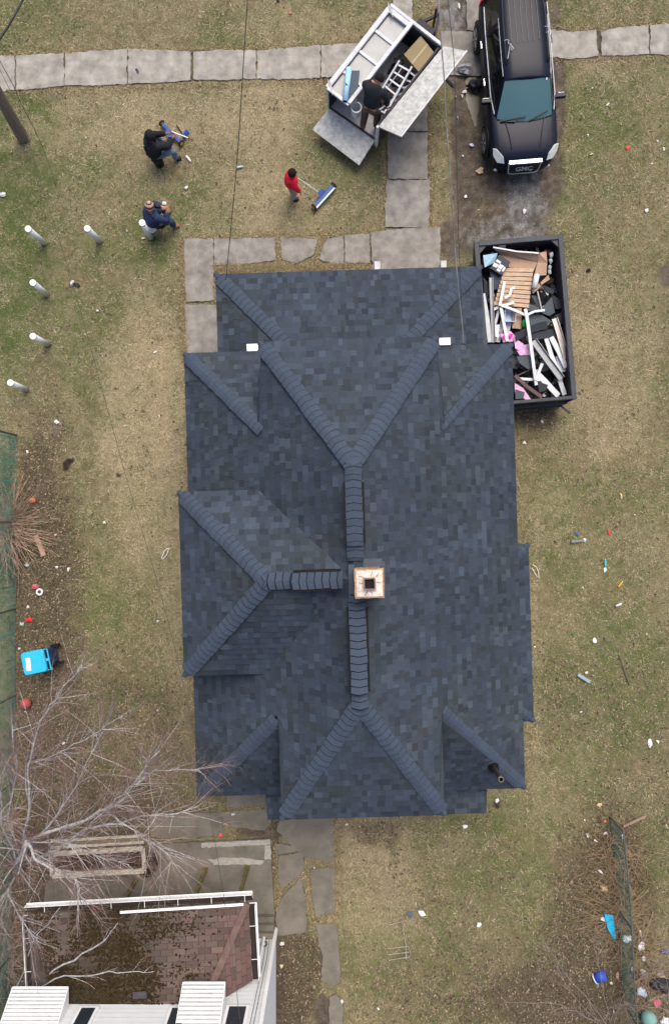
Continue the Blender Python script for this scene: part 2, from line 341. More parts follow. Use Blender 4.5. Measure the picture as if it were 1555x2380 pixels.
V = np.stack([np.stack([X - dy * wd, Y + dx * wd, np.full(n, .0)], -1), np.stack([X + dy * wd, Y - dx * wd, np.full(n, .0)], -1), np.stack([X + dx * rr, Y + dy * rr, hh], -1)], 1).reshape(-1, 3)
bc = c * rng.uniform(.5, 1.25, (n, 1)); q_ = rng.random(n) < .28 + .35 * t; bc[q_] = C_(196, 182, 150) * rng.uniform(.6, 1.1, (q_.sum(), 1)); q_ = rng.random(n) < g * .4; bc[q_] = C_(92, 112, 58) * rng.uniform(.5, 1.2, (q_.sum(), 1))
me = npmesh('grass', V, np.arange(3 * n).reshape(-1, 3), bc, 'FACE'); me.materials.append(MATS['grass_blade']); o = D.objects.new('grass', me); COL.objects.link(o); tag(o, 'longer matted tufts of straw and green winter grass', 'grass', kind='stuff')
def leafmesh(name, X, Y, Z, s0, s1, cols):
    n = len(X); a = rng.uniform(0, 2 * np.pi, n); s = rng.uniform(s0, s1, n); w = s * rng.uniform(.4, .7, n); dx, dy = np.cos(a), np.sin(a); j = lambda: rng.uniform(-.012, .018, n)
    pts = [np.stack([X + dx * s, Y + dy * s, Z + j()], -1), np.stack([X - dy * w, Y + dx * w, Z + j()], -1), np.stack([X - dx * s, Y - dy * s, Z + j()], -1), np.stack([X + dy * w, Y - dx * w, Z + j()], -1)]
    V = np.stack(pts, 1).reshape(-1, 3); me = npmesh(name, V, np.arange(4 * n).reshape(-1, 4), cols, 'FACE')
    me.materials.append(mat('dry_leaf', (0, 0, 0), .85, var=.2, scale=9, attr=True, spec=.1)); o = D.objects.new(name, me); COL.objects.link(o); return o
X, Y = scatter(120000)
k = ~inpoly(X, Y, [P(x, y)[:2] for x, y in HOUSE_PX]) & clear(X, Y); X = X[k]; Y = Y[k]
c, g, t, l, m, v, p = gcol(X, Y); k = rng.random(len(X)) < np.clip(l * 1.2 - .02, .012, 1) * (1 - p) * (1 - .8 * m); X = X[k]; Y = Y[k]
pal = np.array([C_(116, 96, 78), C_(90, 74, 60), C_(136, 118, 100), C_(72, 60, 50), C_(120, 104, 90), C_(152, 134, 114), C_(100, 80, 64), C_(84, 72, 62)])
lc = pal[rng.integers(0, len(pal), len(X))] * rng.uniform(.7, 1.2, (len(X), 1))
tag(leafmesh('fallen_leaves', X, Y, np.full(len(X), .035), .018, .042, lc), 'dry brown leaves scattered through the grass and along the fences', 'leaves', kind='stuff')
X, Y = scatter(9000, 3.2, 7.5, 5.5, 15); k = clear(X, Y); X = X[k]; Y = Y[k]
c, g, t, l, m, v, p = gcol(X, Y); k = rng.random(len(X)) < v; X = X[k]; Y = Y[k]
gcl = C_(146, 145, 145) * rng.uniform(.35, 1.3, (len(X), 1))
tag(leafmesh('gravel', X, Y, np.full(len(X), .01), .008, .022, gcl), 'grey gravel patches in the muddy drive', 'gravel', kind='stuff')
# ------------------------------------------------------------------ main house
TH = math.radians(1.7); HO = Vector((.33, -1.6, 0)); HR = Matrix.Rotation(-TH, 3, 'Z')
def HL(px, py, z): v = HR @ (P(px, py, z) - HO); v.z = z; return v
shm = mat('roof_shingle', (0, 0, 0), .88, var=.16, scale=30, attr=True, spec=.25, bump=.35, bscale=260)
SHB = [rgb(64, 75, 96), rgb(62, 73, 93), rgb(70, 82, 104), rgb(54, 64, 82), rgb(61, 71, 88), rgb(76, 89, 112), rgb(60, 68, 82), rgb(65, 76, 96), rgb(66, 77, 98), rgb(68, 79, 101)]
mn_ = [sum(c[i] for c in SHB) / len(SHB) for i in range(3)]; SHB = [tuple(mn_[i] + (c[i] - mn_[i]) * .95 for i in range(3)) + (1,) for c in SHB]
SHB = [(c[0] * .68, c[1] * .665, c[2] * .575, 1) for c in SHB]
def scol(rr=random, pal=None):
    c = rr.choice(pal or SHB); k = rr.uniform(.9, 1.1); return (c[0] * k, c[1] * k, c[2] * k, 1)
def shingles(mb, poly, A, B, course=.155, pal=None, thick=.012, wr=(.07, .22), edge=True, deck=(.045, .05, .06, 1)):
    """tile a flat roof polygon; A->B is the eave line direction"""
    poly = [Vector(p) for p in poly]; A = Vector(A); u = (Vector(B) - A).normalized()
    n = Vector((0, 0, 0))
    for i in range(1, len(poly) - 1): n += (poly[i] - poly[0]).cross(poly[i + 1] - poly[0])
    n.normalize(); n = -n if n.z < 0 else n
    v = n.cross(u);
    if v.z < 0: v = -v
    q = [((p - A).dot(u), (p - A).dot(v)) for p in poly]; vm = max(b for _, b in q); v0 = min(b for _, b in q)
    def iv(t):
        xs = []
        for i in range(len(q)):
            (a, b), (c, d) = q[i], q[(i + 1) % len(q)]
            if (b > t) != (d > t): xs.append(a + (c - a) * (t - b) / (d - b))
        return (min(xs), max(xs)) if len(xs) >= 2 else None
    W = lambda a, b, h: A + u * a + v * b + n * h
    mb.plate(poly, .05, deck, n)
    k = 0
    while v0 + k * course < vm - .01:
        a = v0 + k * course; b = min(a + course, vm); k += 1
        lo = iv(a + .002); hi = iv(b - .002)
        if not lo or not hi: continue
        x = min(lo[0], hi[0]) - random.uniform(0, .2); xe = max(lo[1], hi[1]); raised = random.random() < .5
        while x < xe:
            w = random.uniform(*wr); x1 = x + w
            cl = lambda t, I: max(I[0], min(I[1], t))
            l0, l1, h0, h1 = cl(x, lo), cl(x1, lo), cl(x, hi), cl(x1, hi)
            if (l1 - l0) + (h1 - h0) > .01:
                d = thick + (.008 if raised else 0) + random.uniform(0, .002)
                drop = 0; cc = scol(pal=pal); wp_ = W(l0, a, 0); nz_ = 1 + .13 * mnoise.noise(wp_ * .55) + .10 * mnoise.noise(wp_ * 1.7); br_ = max(0, mnoise.noise(wp_ * .8 + Vector((9, 3, 1)))) * .35; cc = (cc[0] * nz_ * (1 + br_ * .35), cc[1] * nz_ * (1 + br_ * .1), cc[2] * nz_ * (1 - br_ * .45), 1)
                vs = [W(l0, a - drop, d), W(l1, a - drop, d), W(h1, b, .004 if not raised else .009), W(h0, b, .004 if not raised else .009), W(l0, a - (.009 if raised else .002), .001), W(l1, a - (.009 if raised else .002), .001), W(h1, b, 0), W(h0, b, 0)]
                dk = tuple(c * .5 for c in cc[:3]) + (1,)  # darkened riser: dark shingle edge plus a painted shadow line below the tab
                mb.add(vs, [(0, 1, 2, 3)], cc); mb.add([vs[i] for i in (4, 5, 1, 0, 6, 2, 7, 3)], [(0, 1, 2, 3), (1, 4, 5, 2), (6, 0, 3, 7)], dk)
            x = x1; raised = not raised if random.random() < .8 else raised
HB = rgb(72, 84, 106)
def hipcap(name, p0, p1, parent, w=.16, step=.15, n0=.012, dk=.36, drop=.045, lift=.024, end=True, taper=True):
    """overlapping folded caps from the low end p0 to the high end p1"""
    mb = MB(); p0 = Vector(p0); p1 = Vector(p1); d = p1 - p0; L = d.length; d.normalize(); x = d.cross(Vector((0, 0, 1))).normalized(); z = x.cross(d)
    k = int(L / step)
    prof = [(-1, -1), (-.85, -.75), (-.5, -.3), (0, 0), (.5, -.3), (.85, -.75), (1, -1)]
    for i in range(k + 1):
        a = i * step + .02; b = min(a + step * 1.12, L + .03); ww = (min(w, a * .85 + .05) if taper else w) * random.uniform(.97, 1.04); q_ = random.uniform(.93, 1.07) * .72; cc = (HB[0] * q_, HB[1] * q_, HB[2] * q_ * .9, 1)
        jx = random.uniform(-.006, .006)
        A_ = [p0 + d * (a - .03 * (1 - abs(s)) ) + x * (s * ww + jx) + z * (n0 + lift + .012 + t * drop) for s, t in prof]
        B_ = [p0 + d * b + x * (s * ww * .97 + jx) + z * (n0 + .010 + t * drop) for s, t in prof]
        C0 = [p - z * .020 - d * .026 for p in A_]
        mb.loft([C0, A_], (cc[0] * dk, cc[1] * dk, cc[2] * dk, 1), False, False); mb.loft([A_, B_], cc, False, False)  # dark lip below each cap: shingle edge and painted shadow line in one
    return mb.build(name, shm, parent)
house = thing('house', 'two storey house with a dark slate blue shingle roof, brick chimney in the middle', 'house', HO, TH)
main = MB(); zr = 5.9; ze = 3.0; xr = -.04; XE = 3.92; sl = (zr - ze) / (XE + xr)
zW = lambda x: zr - abs(x - xr) * (zr - ze) / 3.88
XN, XS = 1.96, 1.78; YN, YS = 5.46, -4.90; RN, RS = 2.62, -2.12
Wn = zW(-XN); Wk = [(-3.92, -4.96), (-3.92, 5.62)]
pW = [(-3.92, 5.60), (-XN, 3.58), (-XN, YN), (xr, RN), (xr, RS), (-XS, YS), (-XS, -2.62), (-3.92, -4.96)]
pE = [(3.88, 5.60), (XN - .05, 3.55), (XN - .05, YN), (xr, RN), (xr, RS), (XS - .04, YS), (XS - .04, -2.62), (3.88, -5.0)]
lift = lambda pts: [Vector((x, y, zW(x))) for x, y in pts]
shingles(main, lift(pW), (-3.92, 5.6, zW(-3.92)), (-3.92, -4.9, zW(-3.92)))
shingles(main, lift(pE), (3.88, -5., zW(3.88)), (3.88, 5.6, zW(3.88)))
zn = zW(-XN); zs = zW(-XS)
shingles(main, [(-XN, YN, zn), (XN - .06, YN, zn), (xr, RN, zr)], (XN - .06, YN, zn), (-XN, YN, zn))
shingles(main, [(-XS, YS, zs), (XS - .04, YS, zs), (xr, RS, zr)], (-XS, YS, zs), (XS - .04, YS, zs))
roof = main.build('roof', shm, house)
wr_ = MB()
for sx, y0, s in ((-1, 5.6, 1), (1, 5.6, 1), (-1, -4.96, -1), (1, -5., -1)):
    e = 3.92 if sx < 0 else 3.88; z0 = zW(sx * e); ru = 2.3; pts = [(sx * e, y0, z0), (sx * (e - ru), y0, z0), (sx * (e - ru), y0 - s * ru, z0 + ru * .745)]
    shingles(wr_, pts, pts[0], pts[1])
wr_.build('roof', shm, house)
# hips and ridges
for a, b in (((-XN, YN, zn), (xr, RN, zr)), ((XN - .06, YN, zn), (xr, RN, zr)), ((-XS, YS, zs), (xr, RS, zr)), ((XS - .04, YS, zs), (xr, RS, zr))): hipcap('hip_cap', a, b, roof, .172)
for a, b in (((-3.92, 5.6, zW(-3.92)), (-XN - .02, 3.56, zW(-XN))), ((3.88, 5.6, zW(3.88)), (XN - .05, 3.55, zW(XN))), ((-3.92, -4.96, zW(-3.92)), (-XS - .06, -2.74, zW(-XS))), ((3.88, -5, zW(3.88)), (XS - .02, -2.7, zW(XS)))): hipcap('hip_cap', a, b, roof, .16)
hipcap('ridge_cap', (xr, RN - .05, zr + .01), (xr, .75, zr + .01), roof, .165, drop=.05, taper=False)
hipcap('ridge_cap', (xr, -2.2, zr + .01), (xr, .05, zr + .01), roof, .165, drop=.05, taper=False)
# cross wing
zc = 4.36; cw = MB(); yN, yS, yR = 2.24, -1.78, .36; xW = -3.84; zR = zW(-.1); xh = -1.80
shingles(cw, [(xW, yN, zc), (-1.96, yN, zc + .0), (-.12, yR, zR), (xh, yR, zR)], (-1.96, yN, zc), (xW, yN, zc))
shingles(cw, [(xW, yS, zc), (-1.96, yS, zc), (-.12, yR, zR), (xh, yR, zR)], (xW, yS, zc), (-1.96, yS, zc))
shingles(cw, [(xW, yN, zc), (xh, yR, zR), (xW, yS, zc)], (xW, yN, zc), (xW, yS, zc))
cr = cw.build('roof', shm, house)
hipcap('hip_cap', (xW, yN, zc), (xh, yR, zR), cr, .17); hipcap('hip_cap', (xW, yS, zc), (xh, yR, zR), cr, .17)
hipcap('ridge_cap', (xh + .02, yR, zR + .01), (-.35, yR, zR + .01), cr, .165, drop=.05, taper=False)
# ridge vents: boxed caps standing proud with black side gaps
blk = mat('black_vent', rgb(7, 7, 9), .7, var=.1)
def rvent(x0, y0, x1, y1, z=zr):
    a, b = Vector((x0, y0, z)), Vector((x1, y1, z)); mb = MB(); mb.bar(a.lerp(b, .02) + Vector((0, 0, .02)), b.lerp(a, .0) + Vector((0, 0, .02)), .42, .13)
    o = mb.build('ridge_vent', blk, house); hipcap('vent_cap', a + Vector((0, 0, .105)), b + Vector((0, 0, .105)), o, .165, drop=.02, dk=.35, taper=False)
    d = (b - a).normalized(); x = d.cross(Vector((0, 0, 1)))
    for t in (.2, .45):
        for q in (-1, 1): s = MB(); s.ball(b - d * t + x * q * .15 + Vector((0, 0, .115)), .013, 6); s.build('vent_screw', blk, o)
v = HL(821, 1265, 5.98); rvent(xr, 2.3, xr, v.y); v0 = HL(830, 1413, 5.98); v1 = HL(834, 1612, 5.98); rvent(xr, v1.y, xr, v0.y)
v0 = HL(679, 1345, 5.98); v1 = HL(793, 1345, 5.98); rvent(v0.x, yR, v1.x, yR, zR)
# chimney
ch = MB(); cx, cy = .19, .34; hs = .25; ch.box((cx, cy, 6.0), (hs * 2, hs * 2, 1.2))
chm = ch.build('chimney', mat('chimney_brick', rgb(128, 96, 74), .9, var=.45, scale=14, bump=.8, bscale=30, col2=rgb(176, 150, 124)), house, bevel=.01)
k = MB(); 
def ragsq(h, j, n=7):
    o = []
    for s in range(4):
        for i in range(n):
            t = -1 + 2 * i / n; a = [(t, -1), (1, t), (-t, 1), (-1, -t)][s]; o.append((cx + a[0] * h + random.uniform(-j, j), cy + a[1] * h + random.uniform(-j, j)))
    return o
k.prism(ragsq(.275, .006), 6.6, 6.68); k.build('crown_edge', mat('crown_brick', rgb(150, 118, 90), .9, var=.4, scale=16, bump=.8, col2=rgb(196, 160, 124)), chm)
m = mat('chimney_crown', rgb(196, 184, 170), .9, var=.22, scale=9, bump=.9, bscale=25, col2=rgb(232, 220, 208))
k = MB(); h = .245
ri, ro = [(cx + a * .11, cy + b * .11) for a, b in ((-1, -1), (1, -1), (1, 1), (-1, 1))], [(cx + a * h, cy + b * h) for a, b in ((-1, -1), (1, -1), (1, 1), (-1, 1))]
k.loft([[Vector((*p, 6.67)) for p in ro], [Vector((*p, 6.70)) for p in ro], [Vector((*p, 6.73)) for p in ri], [Vector((*p, 6.67)) for p in ri]], None, False); k.build('crown', m, chm)
for a, b, c, d in ((-.12, .0, -.2, .02), (.03, .13, .06, .22), (-.04, -.13, -.09, -.23), (.13, .03, .21, .0), (.12, .12, .19, .2), (-.1, .12, -.2, .14), (.02, -.14, .05, -.2)):
    k = MB(); k.bar((cx + a, cy + b, 6.733), (cx + c, cy + d, 6.709), .007, .006); k.build('crack', blk, chm)
k = MB(); rr = lambda r, z: [Vector((cx + sx * r * c, cy + sy * r * s, z)) for sx, sy, a0 in ((1, 1, 0), (-1, 1, 1), (-1, -1, 0), (1, -1, 1)) for c, s in (((1, .75), (.93, .93), (.75, 1)) if a0 == 0 else ((.75, 1), (.93, .93), (1, .75)))]
k.loft([rr(.115, 6.65), rr(.115, 6.80), rr(.09, 6.80), rr(.09, 5.6)], None, False); fl = k.build('flue_liner', mat('clay_flue', rgb(120, 92, 88), .8, var=.25, scale=10, col2=rgb(150, 122, 116)), chm)
k = MB(); k.box((cx, cy, 6.72), (.172, .172, .02)); k.build('flue_shade_plug', blk, chm)  # black plug near the top, painting the darkness inside the flue
fm = mat('flashing', rgb(58, 67, 82), .5, var=.15, spec=.4)
k = MB(); k.box((cx - .32, cy, 5.86), (.12, .62, .10)); k.box((cx, cy + .33, 5.72), (.6, .16, .16)); k.box((cx + .31, cy, 5.58), (.1, .66, .14)); k.box((cx, cy - .3, 5.7), (.56, .1, .14)); k.build('flashing', fm, chm)
# plumbing vent
b0 = HL(1148, 1785, 3.62); k = MB(); k.tube([b0 - Vector((0, 0, .3)), b0 + Vector((0, 0, .72))], .055, 14, cap=False); k.tube([b0 + Vector((0, 0, .72)), b0 + Vector((0, 0, .2))], .043, 14, cap=False)
vp = k.build('vent_pipe', mat('dark_pipe', rgb(46, 44, 44), .5, var=.3, scale=12, spec=.5), house, True)
k = MB(); k.lathe([(.13, -.12), (.12, .0), (.065, .1)], b0 - Vector((0, 0, .02)), 14); k.build('pipe_boot', blk, vp)
k = MB(); k.lathe([(.05, -.35), (.056, 0), (.061, .0), (.061, .01), (.047, .01), (.045, -.35)], b0 + Vector((0, 0, .715)), 16); k.build('pipe_rim', mat('pipe_rim', rgb(120, 112, 104), .6), vp)
# porch roof (north), lean-to (south), bay (east)
pz = 2.45; a = HL(502, 637, pz); b = HL(1117, 620, pz); yP = (a.y + b.y) / 2; xa, xb = a.x, b.x
c1 = HL(650, 785, 2.95); c2 = HL(963, 778, 2.95); pr = MB(); yT = 5.2; kk = (2.95 - pz) / (yP - c1.y); zt = pz + kk * (yP - yT)
h1 = xa + (c1.x - xa) * (yP - yT) / (yP - c1.y); h2 = xb + (c2.x - xb) * (yP - yT) / (yP - c2.y)
shingles(pr, [(xa, yP, pz), (xb, yP, pz), (h2, yT, zt), (h1, yT, zt)], (xb, yP, pz), (xa, yP, pz))
shingles(pr, [(xa, yP, pz), (h1, yT, zt), (xa, yT, pz)], (xa, yP, pz), (xa, yT, pz)); shingles(pr, [(xb, yP, pz), (h2, yT, zt), (xb, yT, pz)], (xb, yT, pz), (xb, yP, pz))
po = pr.build('porch_roof', shm, house); hipcap('hip_cap', (xa, yP, pz), (h1, yT, zt), po, .165, n0=.02, drop=.03); hipcap('hip_cap', (xb, yP, pz), (h2, yT, zt), po, .165, n0=.02, drop=.03)
le = MB(); A_ = HL(622, 1898, 2.55); B_ = HL(1130, 1895, 2.55); ly = (A_.y + B_.y) / 2; le_pts = [(A_.x, ly, 2.55), (B_.x, ly, 2.55), (B_.x, -4.4, 2.92), (A_.x, -4.4, 2.92)]
shingles(le, le_pts, le_pts[0], le_pts[1]); le.build('lean_to_roof', shm, house)
ba = MB(); x1 = HL(1233, 1470, 2.55).x; by0 = HL(1226, 1265, 2.55).y; by1 = HL(1240, 1675, 2.55).y
shingles(ba, [(x1, by0, 2.55), (x1, by1, 2.55), (3.4, by1 + .7, 2.95), (3.4, by0 - .7, 2.95)], (x1, by1, 2.55), (x1, by0, 2.55))
shingles(ba, [(x1, by0, 2.55), (3.4, by0 - .7, 2.95), (3.4, by0, 2.55)], (x1, by0, 2.55), (3.4, by0, 2.55)); shingles(ba, [(x1, by1, 2.55), (3.4, by1 + .7, 2.95), (3.4, by1, 2.55)], (3.4, by1, 2.55), (x1, by1, 2.55))
bo = ba.build('bay_roof', shm, house); hipcap('hip_cap', (x1, by0, 2.55), (3.5, by0 - .6, 2.9), bo, .13); hipcap('hip_cap', (x1, by1, 2.55), (3.5, by1 + .6, 2.9), bo, .13)
# walls under the roofs
sid = mat('house_siding', rgb(186, 184, 178), .7, var=.06, scale=2, streak=(1, 1, 60), bump=.2)
wl_ = MB()
wl_.prism([(-3.55, -4.6), (3.5, -4.6), (3.5, 5.2), (-3.55, 5.2)], 0, 2.98)
wl_.prism([(-XN + .12, 3.3), (XN - .18, 3.3), (XN - .18, 5.2), (-XN + .12, 5.2)], 3.0, zn - .06)
wl_.prism([(-XS + .12, -4.65), (XS - .16, -4.65), (XS - .16, -2.3), (-XS + .12, -2.3)], 3.0, zs - .06)
wl_.prism([(-3.52, -1.46), (-1.9, -1.46), (-1.9, 1.94), (-3.52, 1.94)], 3.0, zc - .06)
wl_.prism([(-2.1, -5.45), (2.8, -5.45), (2.8, -4.62), (-2.1, -4.62)], 0, 2.5); wl_.prism([(3.52, by1 + .3), (x1 - .25, by1 + .3), (x1 - .25, by0 - .3), (3.52, by0 - .3)], 0.6, 2.48)
wo = wl_.build('wall', sid, house)
fas = MB()
fs = lambda p, q: fas.bar(p, q, .03, .16)
for s in (-1, 1): fs((s * 3.86, -4.96, 2.9), (s * 3.86, 5.55, 2.9))
fs((-3.86, 5.56, 2.9), (-1.8, 5.56, 2.9)); fs((1.8, 5.56, 2.9), (3.86, 5.56, 2.9)); fs((xa + .04, yP - .03, pz - .09), (xb - .04, yP - .03, pz - .09)); fs((xa + .03, 5.3, pz - .09), (xa + .03, yP - .06, pz - .09)); fs((xb - .03, 5.3, pz - .09), (xb - .03, yP - .06, pz - .09))
fs((-XN + .05, YN - .05, zn - .12), (XN - .1, YN - .05, zn - .12)); fs((-XS + .05, YS + .05, zs - .12), (XS - .1, YS + .05, zs - .12))
for s in (-1, 1): fs((s * (XN - .06), 4.2, zn - .12), (s * (XN - .06), YN - .08, zn - .12)); fs((s * (XS - .06), -3.3, zs - .12), (s * (XS - .06), YS + .08, zs - .12))
fas.build('fascia', mat('fascia_dark', rgb(52, 58, 68), .6, var=.1), house)
wh = mat('white_paint', rgb(232, 234, 236), .6, var=.04, scale=4)
a = HL(591, 809, 3.02); b = HL(1029.5, 795, 3.02)
for p_c in (a, b):
    k = MB(); k.box((p_c.x + (.04 if p_c.x > 0 else -.04), p_c.y + .01, 3.02), (.27, .175, .05)); k.build('gutter_end_cap', wh, house, bevel=.008)
gp = mat('peeling_grey_paint', rgb(168, 172, 176), .8, var=.15, scale=9, col2=rgb(206, 208, 210))
for px, py in ((877, 620), (1031, 618)):
    p_c = HL(px, py, .55); k = MB(); k.box((p_c.x, p_c.y - .35, .27), (.16, 1.0, .55)); k.build('step_wall', gp, house, bevel=.01)
fl_ = MB(); fl_.box((0, 6.35, .25), (6.2, 2.1, .5)); fl_.build('porch_floor', gp, house)
for x in (-2.95, -1.1, 1.1, 3.05):
    k = MB(); k.box((x, 7.3, (pz + .5) / 2 - .03), (.12, .12, pz - .62)); k.build('porch_post', wh, house)
gl = mat('dark_glass', rgb(40, 48, 56), .1, var=.1, spec=.6)
def window(x, y, z, w, h, ax, par=house):
    k = MB(); dd = (w, .06, h) if ax == 'y' else (.06, w, h); k.box((x, y, z), dd); f_ = k.build('window', wh, par)
    k = MB(); e = .035; k.box((x, y, z), (w - .14, .06 + e, h - .14) if ax == 'y' else (.06 + e, w - .14, h - .14)); k.build('pane', gl, f_)
for x in (-2.5, 0, 2.4): window(x, 5.2, 1.6, .9, 1.3, 'y')
for y in (4, 2, -1.5, -3.4): window(-3.55, y, 1.5, .9, 1.3, 'x'); window(3.5 if not by1 < y < by0 else x1 - .25, y, 1.5, .9, 1.2, 'x')
window(0, 5.2, 3.75, 1.4, .8, 'y'); window(-3.52, .3, 3.75, 1.2, .8, 'x'); window(0, -4.65, 3.8, 1.2, .8, 'y'); window(-1, -5.45, 1.5, 1, 1.2, 'y'); window(1.6, -5.45, 1.5, 1, 1.2, 'y')
# ------------------------------------------------------------------ neighbouring white house, lower left
white = mat('white_siding', rgb(208, 212, 216), .6, var=.05, scale=3, bump=.1)
nh = thing('neighbour_house', 'white sided house with a mossy brown shingle porch roof, lower left corner', 'house', P(330, 2300))
NO = P(330, 2300); 
def NP(px, py, z): return P(px, py, z) - NO
nwp = P(26, 2344, 3.0); yW = P(641, 2160, 0).y; xE = P(641, 2160, 0).x; xWs = P(30, 2350, 3.1).x
def nb(x0, x1, y0, y1, z0, z1, mb): mb.box(Vector(((x0 + x1) / 2, (y0 + y1) / 2, (z0 + z1) / 2)) - NO, (x1 - x0, y1 - y0, z1 - z0))
# walls with lap siding boards
wb = MB(); yS_ = yW - 5.2; nb(xWs + .02, xE - .02, yS_, yW - .02, 0, 5.2, wb)
wmain = wb.build('wall', white, nh)
lap = MB(); z = .1
while z < 5.15:
    for (a, b, n) in ((Vector((xWs, yW, z)), Vector((xE, yW, z)), Vector((0, 1, 0))), (Vector((xE, yW, z)), Vector((xE, yS_, z)), Vector((1, 0, 0)))):
        p = [a + n * .018, b + n * .018, b + Vector((0, 0, .14)) + n * .002, a + Vector((0, 0, .14)) + n * .002, a - n * .02, b - n * .02]
        p = [q - NO for q in p]; lap.add(p, [(0, 1, 2, 3), (4, 5, 1, 0)])
    z += .15
lap.build('siding_boards', white, nh)
k = MB(); k.bar(Vector((xE + .015, yW + .015, 0)) - NO, Vector((xE + .015, yW + .015, 5.2)) - NO, .09, .09, (0, 1, 0)); k.build('corner_trim', wh, nh)
k = MB(); nb(xWs - .4, xE + .4, yS_ - .4, yW + .25, 5.2, 5.3, k); mr_ = mat('mossy_shingle', rgb(90, 76, 68), .9, var=.1, attr=True, scale=12, bump=.4); k.build('upper_roof', mat('brown_roof', rgb(80, 66, 60), .9), nh)
# porch roof of staggered three-tab shingles with moss
BR = [rgb(120, 108, 102), rgb(110, 98, 94), rgb(126, 112, 106), rgb(104, 94, 88), rgb(120, 102, 98), rgb(112, 104, 98)]
BR = [(c[0] * .60, c[1] * .60, c[2] * .575, 1) for c in BR]
ea, eb = P(67, 2124, 2.5), P(577, 2096, 2.5); ang = math.atan2(eb.y - ea.y, eb.x - ea.x); e0 = ea
EX = (eb - ea).normalized(); EY = Vector((-EX.y, EX.x, 0)); EL = (eb - ea).length
pd = (P(589, 2290, 3.1) - eb).length; dep = 2.05
rise = .65; TP = lambda a, b, z: e0 + EX * a - EY * b + Vector((0, 0, z - 2.5)) - NO
def tabs3(poly, A, B):
    """three tab shingles: equal tabs with cut lines, moss in the cuts"""
    mb = MB(); poly = [Vector(p) for p in poly]; A = Vector(A); u = (Vector(B) - A).normalized(); n = (poly[1] - poly[0]).cross(poly[2] - poly[0]).normalized(); n = -n if n.z < 0 else n
    v = n.cross(u); v = -v if v.z < 0 else v
    q = [((p - A).dot(u), (p - A).dot(v)) for p in poly]; vm = max(b for _, b in q); v0 = min(b for _, b in q); mb.plate(poly, .04, (.035, .03, .025, 1), n)
    def iv(t):
        xs = []
        for i in range(len(q)):
            (a, b), (c, d) = q[i], q[(i + 1) % len(q)]
            if (b > t) != (d > t): xs.append(a + (c - a) * (t - b) / (d - b))
        return (min(xs), max(xs)) if len(xs) >= 2 else None
    k = 0; CO = .135
    while v0 + k * CO < vm - .02:
        a = v0 + k * CO; b = min(a + CO - .006, vm); lo = iv(a + .002); hi = iv(b - .002); k += 1
        if not lo or not hi: continue
        x = -1 + (k % 2) * .16; cl = lambda t, I: max(I[0], min(I[1], t))
        while x < max(lo[1], hi[1]):
            x1 = x + .305; l0, l1, h0, h1 = cl(x, lo), cl(x1, lo), cl(x, hi), cl(x1, hi)
            if l1 - l0 + h1 - h0 > .03:
                W = lambda s, t, h: A + u * s + v * t + n * h
                c = W((l0 + l1) / 2, (a + b) / 2, 0) + NO; fx = (c.x - e0.x) / EL
                moss = math.exp(-((fx - .40) / .2) ** 2) * 1.15; red = max(0, fx - .55)
                bc = random.choice(BR); kk = random.uniform(.8, 1.12); bc = [t * kk for t in bc[:3]]
                bc = [bc[0] * (1 + red * .25), bc[1] * (1 - red * .2), bc[2] * (1 - red * .15)]
                f_ = min(1, moss * random.uniform(.6, 1.0)) * .8; mo = (.034, .024, .014); bc = [bc[i] * (1 - f_) + mo[i] * f_ for i in range(3)]
                mb.add([W(l0 + .007, a, .009), W(l1 - .007, a, .009), W(h1 - .007, b, .005), W(h0 + .007, b, .005)], [(0, 1, 2, 3)], (*bc, 1))
            x = x1
    return mb
inE = 1.15; inW = .85
pts = [TP(0, 0, 2.5), TP(EL, 0, 2.5), TP(EL - inE, dep + .15, 2.5 + rise), TP(inW, dep + .1, 2.5 + rise)]
A_, B_ = TP(0, 0, 2.5), TP(EL, 0, 2.5); mb = tabs3(pts, A_, B_)
e2 = TP(EL, dep - .1, 2.5); mbe = tabs3([TP(EL, 0, 2.5), e2, TP(EL - inE, dep + .15, 2.5 + rise)], TP(EL, 0, 2.5), e2)
w2 = TP(0, dep, 2.5); mbw = tabs3([TP(0, 0, 2.5), w2, TP(inW, dep + .1, 2.5 + rise)], w2, TP(0, 0, 2.5))
for q in (mbe, mbw): mb.add(q.v, []); o_ = len(mb.v) - len(q.v); mb.f += [tuple(i + o_ for i in f) for f in q.f]; mb.c += q.c
pro = mb.build('porch_roof', mr_, nh)
# moss: small clumps grown in the joints
mm = MB(); rr = random.Random(5)
for i in range(13000):
    fx = rr.gauss(.38, .17); 
    if rr.random() < .15: fx = rr.gauss(.12, .04)
    if not .02 < fx < .9: continue
    b_ = round(rr.random() * dep / .135) * .135 * .98 + rr.uniform(-.02, .02) if rr.random() < .4 else rr.random() * dep
    a_ = fx * EL; lim = b_ * inE / dep
    if a_ > EL - lim - .02 or a_ < b_ * inW / dep + .02: continue
    p = TP(a_, b_, 2.5 + b_ / (dep + .12) * rise + .008); nn = mnoise.noise(Vector((a_ * 1.6, b_ * 1.6, 0))); s = rr.uniform(.010, .030)
    if nn < rr.uniform(-.45, .25): continue
    k = rr.uniform(.6, 1.3); mm.ball(p, (s * rr.uniform(1, 2), s, s * .4), 5, (.036 * k, .026 * k, .013 * k, 1), Matrix.Rotation(rr.uniform(0, 3), 3, 'Z'))
mo = mm.build('moss', mat('moss', (0, 0, 0), .95, var=.3, attr=True, spec=.05), pro); tag(mo, kind='stuff')
k = MB(); k.bar(TP(EL - .02, .03, 2.53), TP(EL - inE, dep + .1, 2.53 + rise), .16, .02, col=None); k.build('hip_cap', mat('faded_red_shingle', rgb(100, 82, 76), .9, var=.25, scale=6), pro)
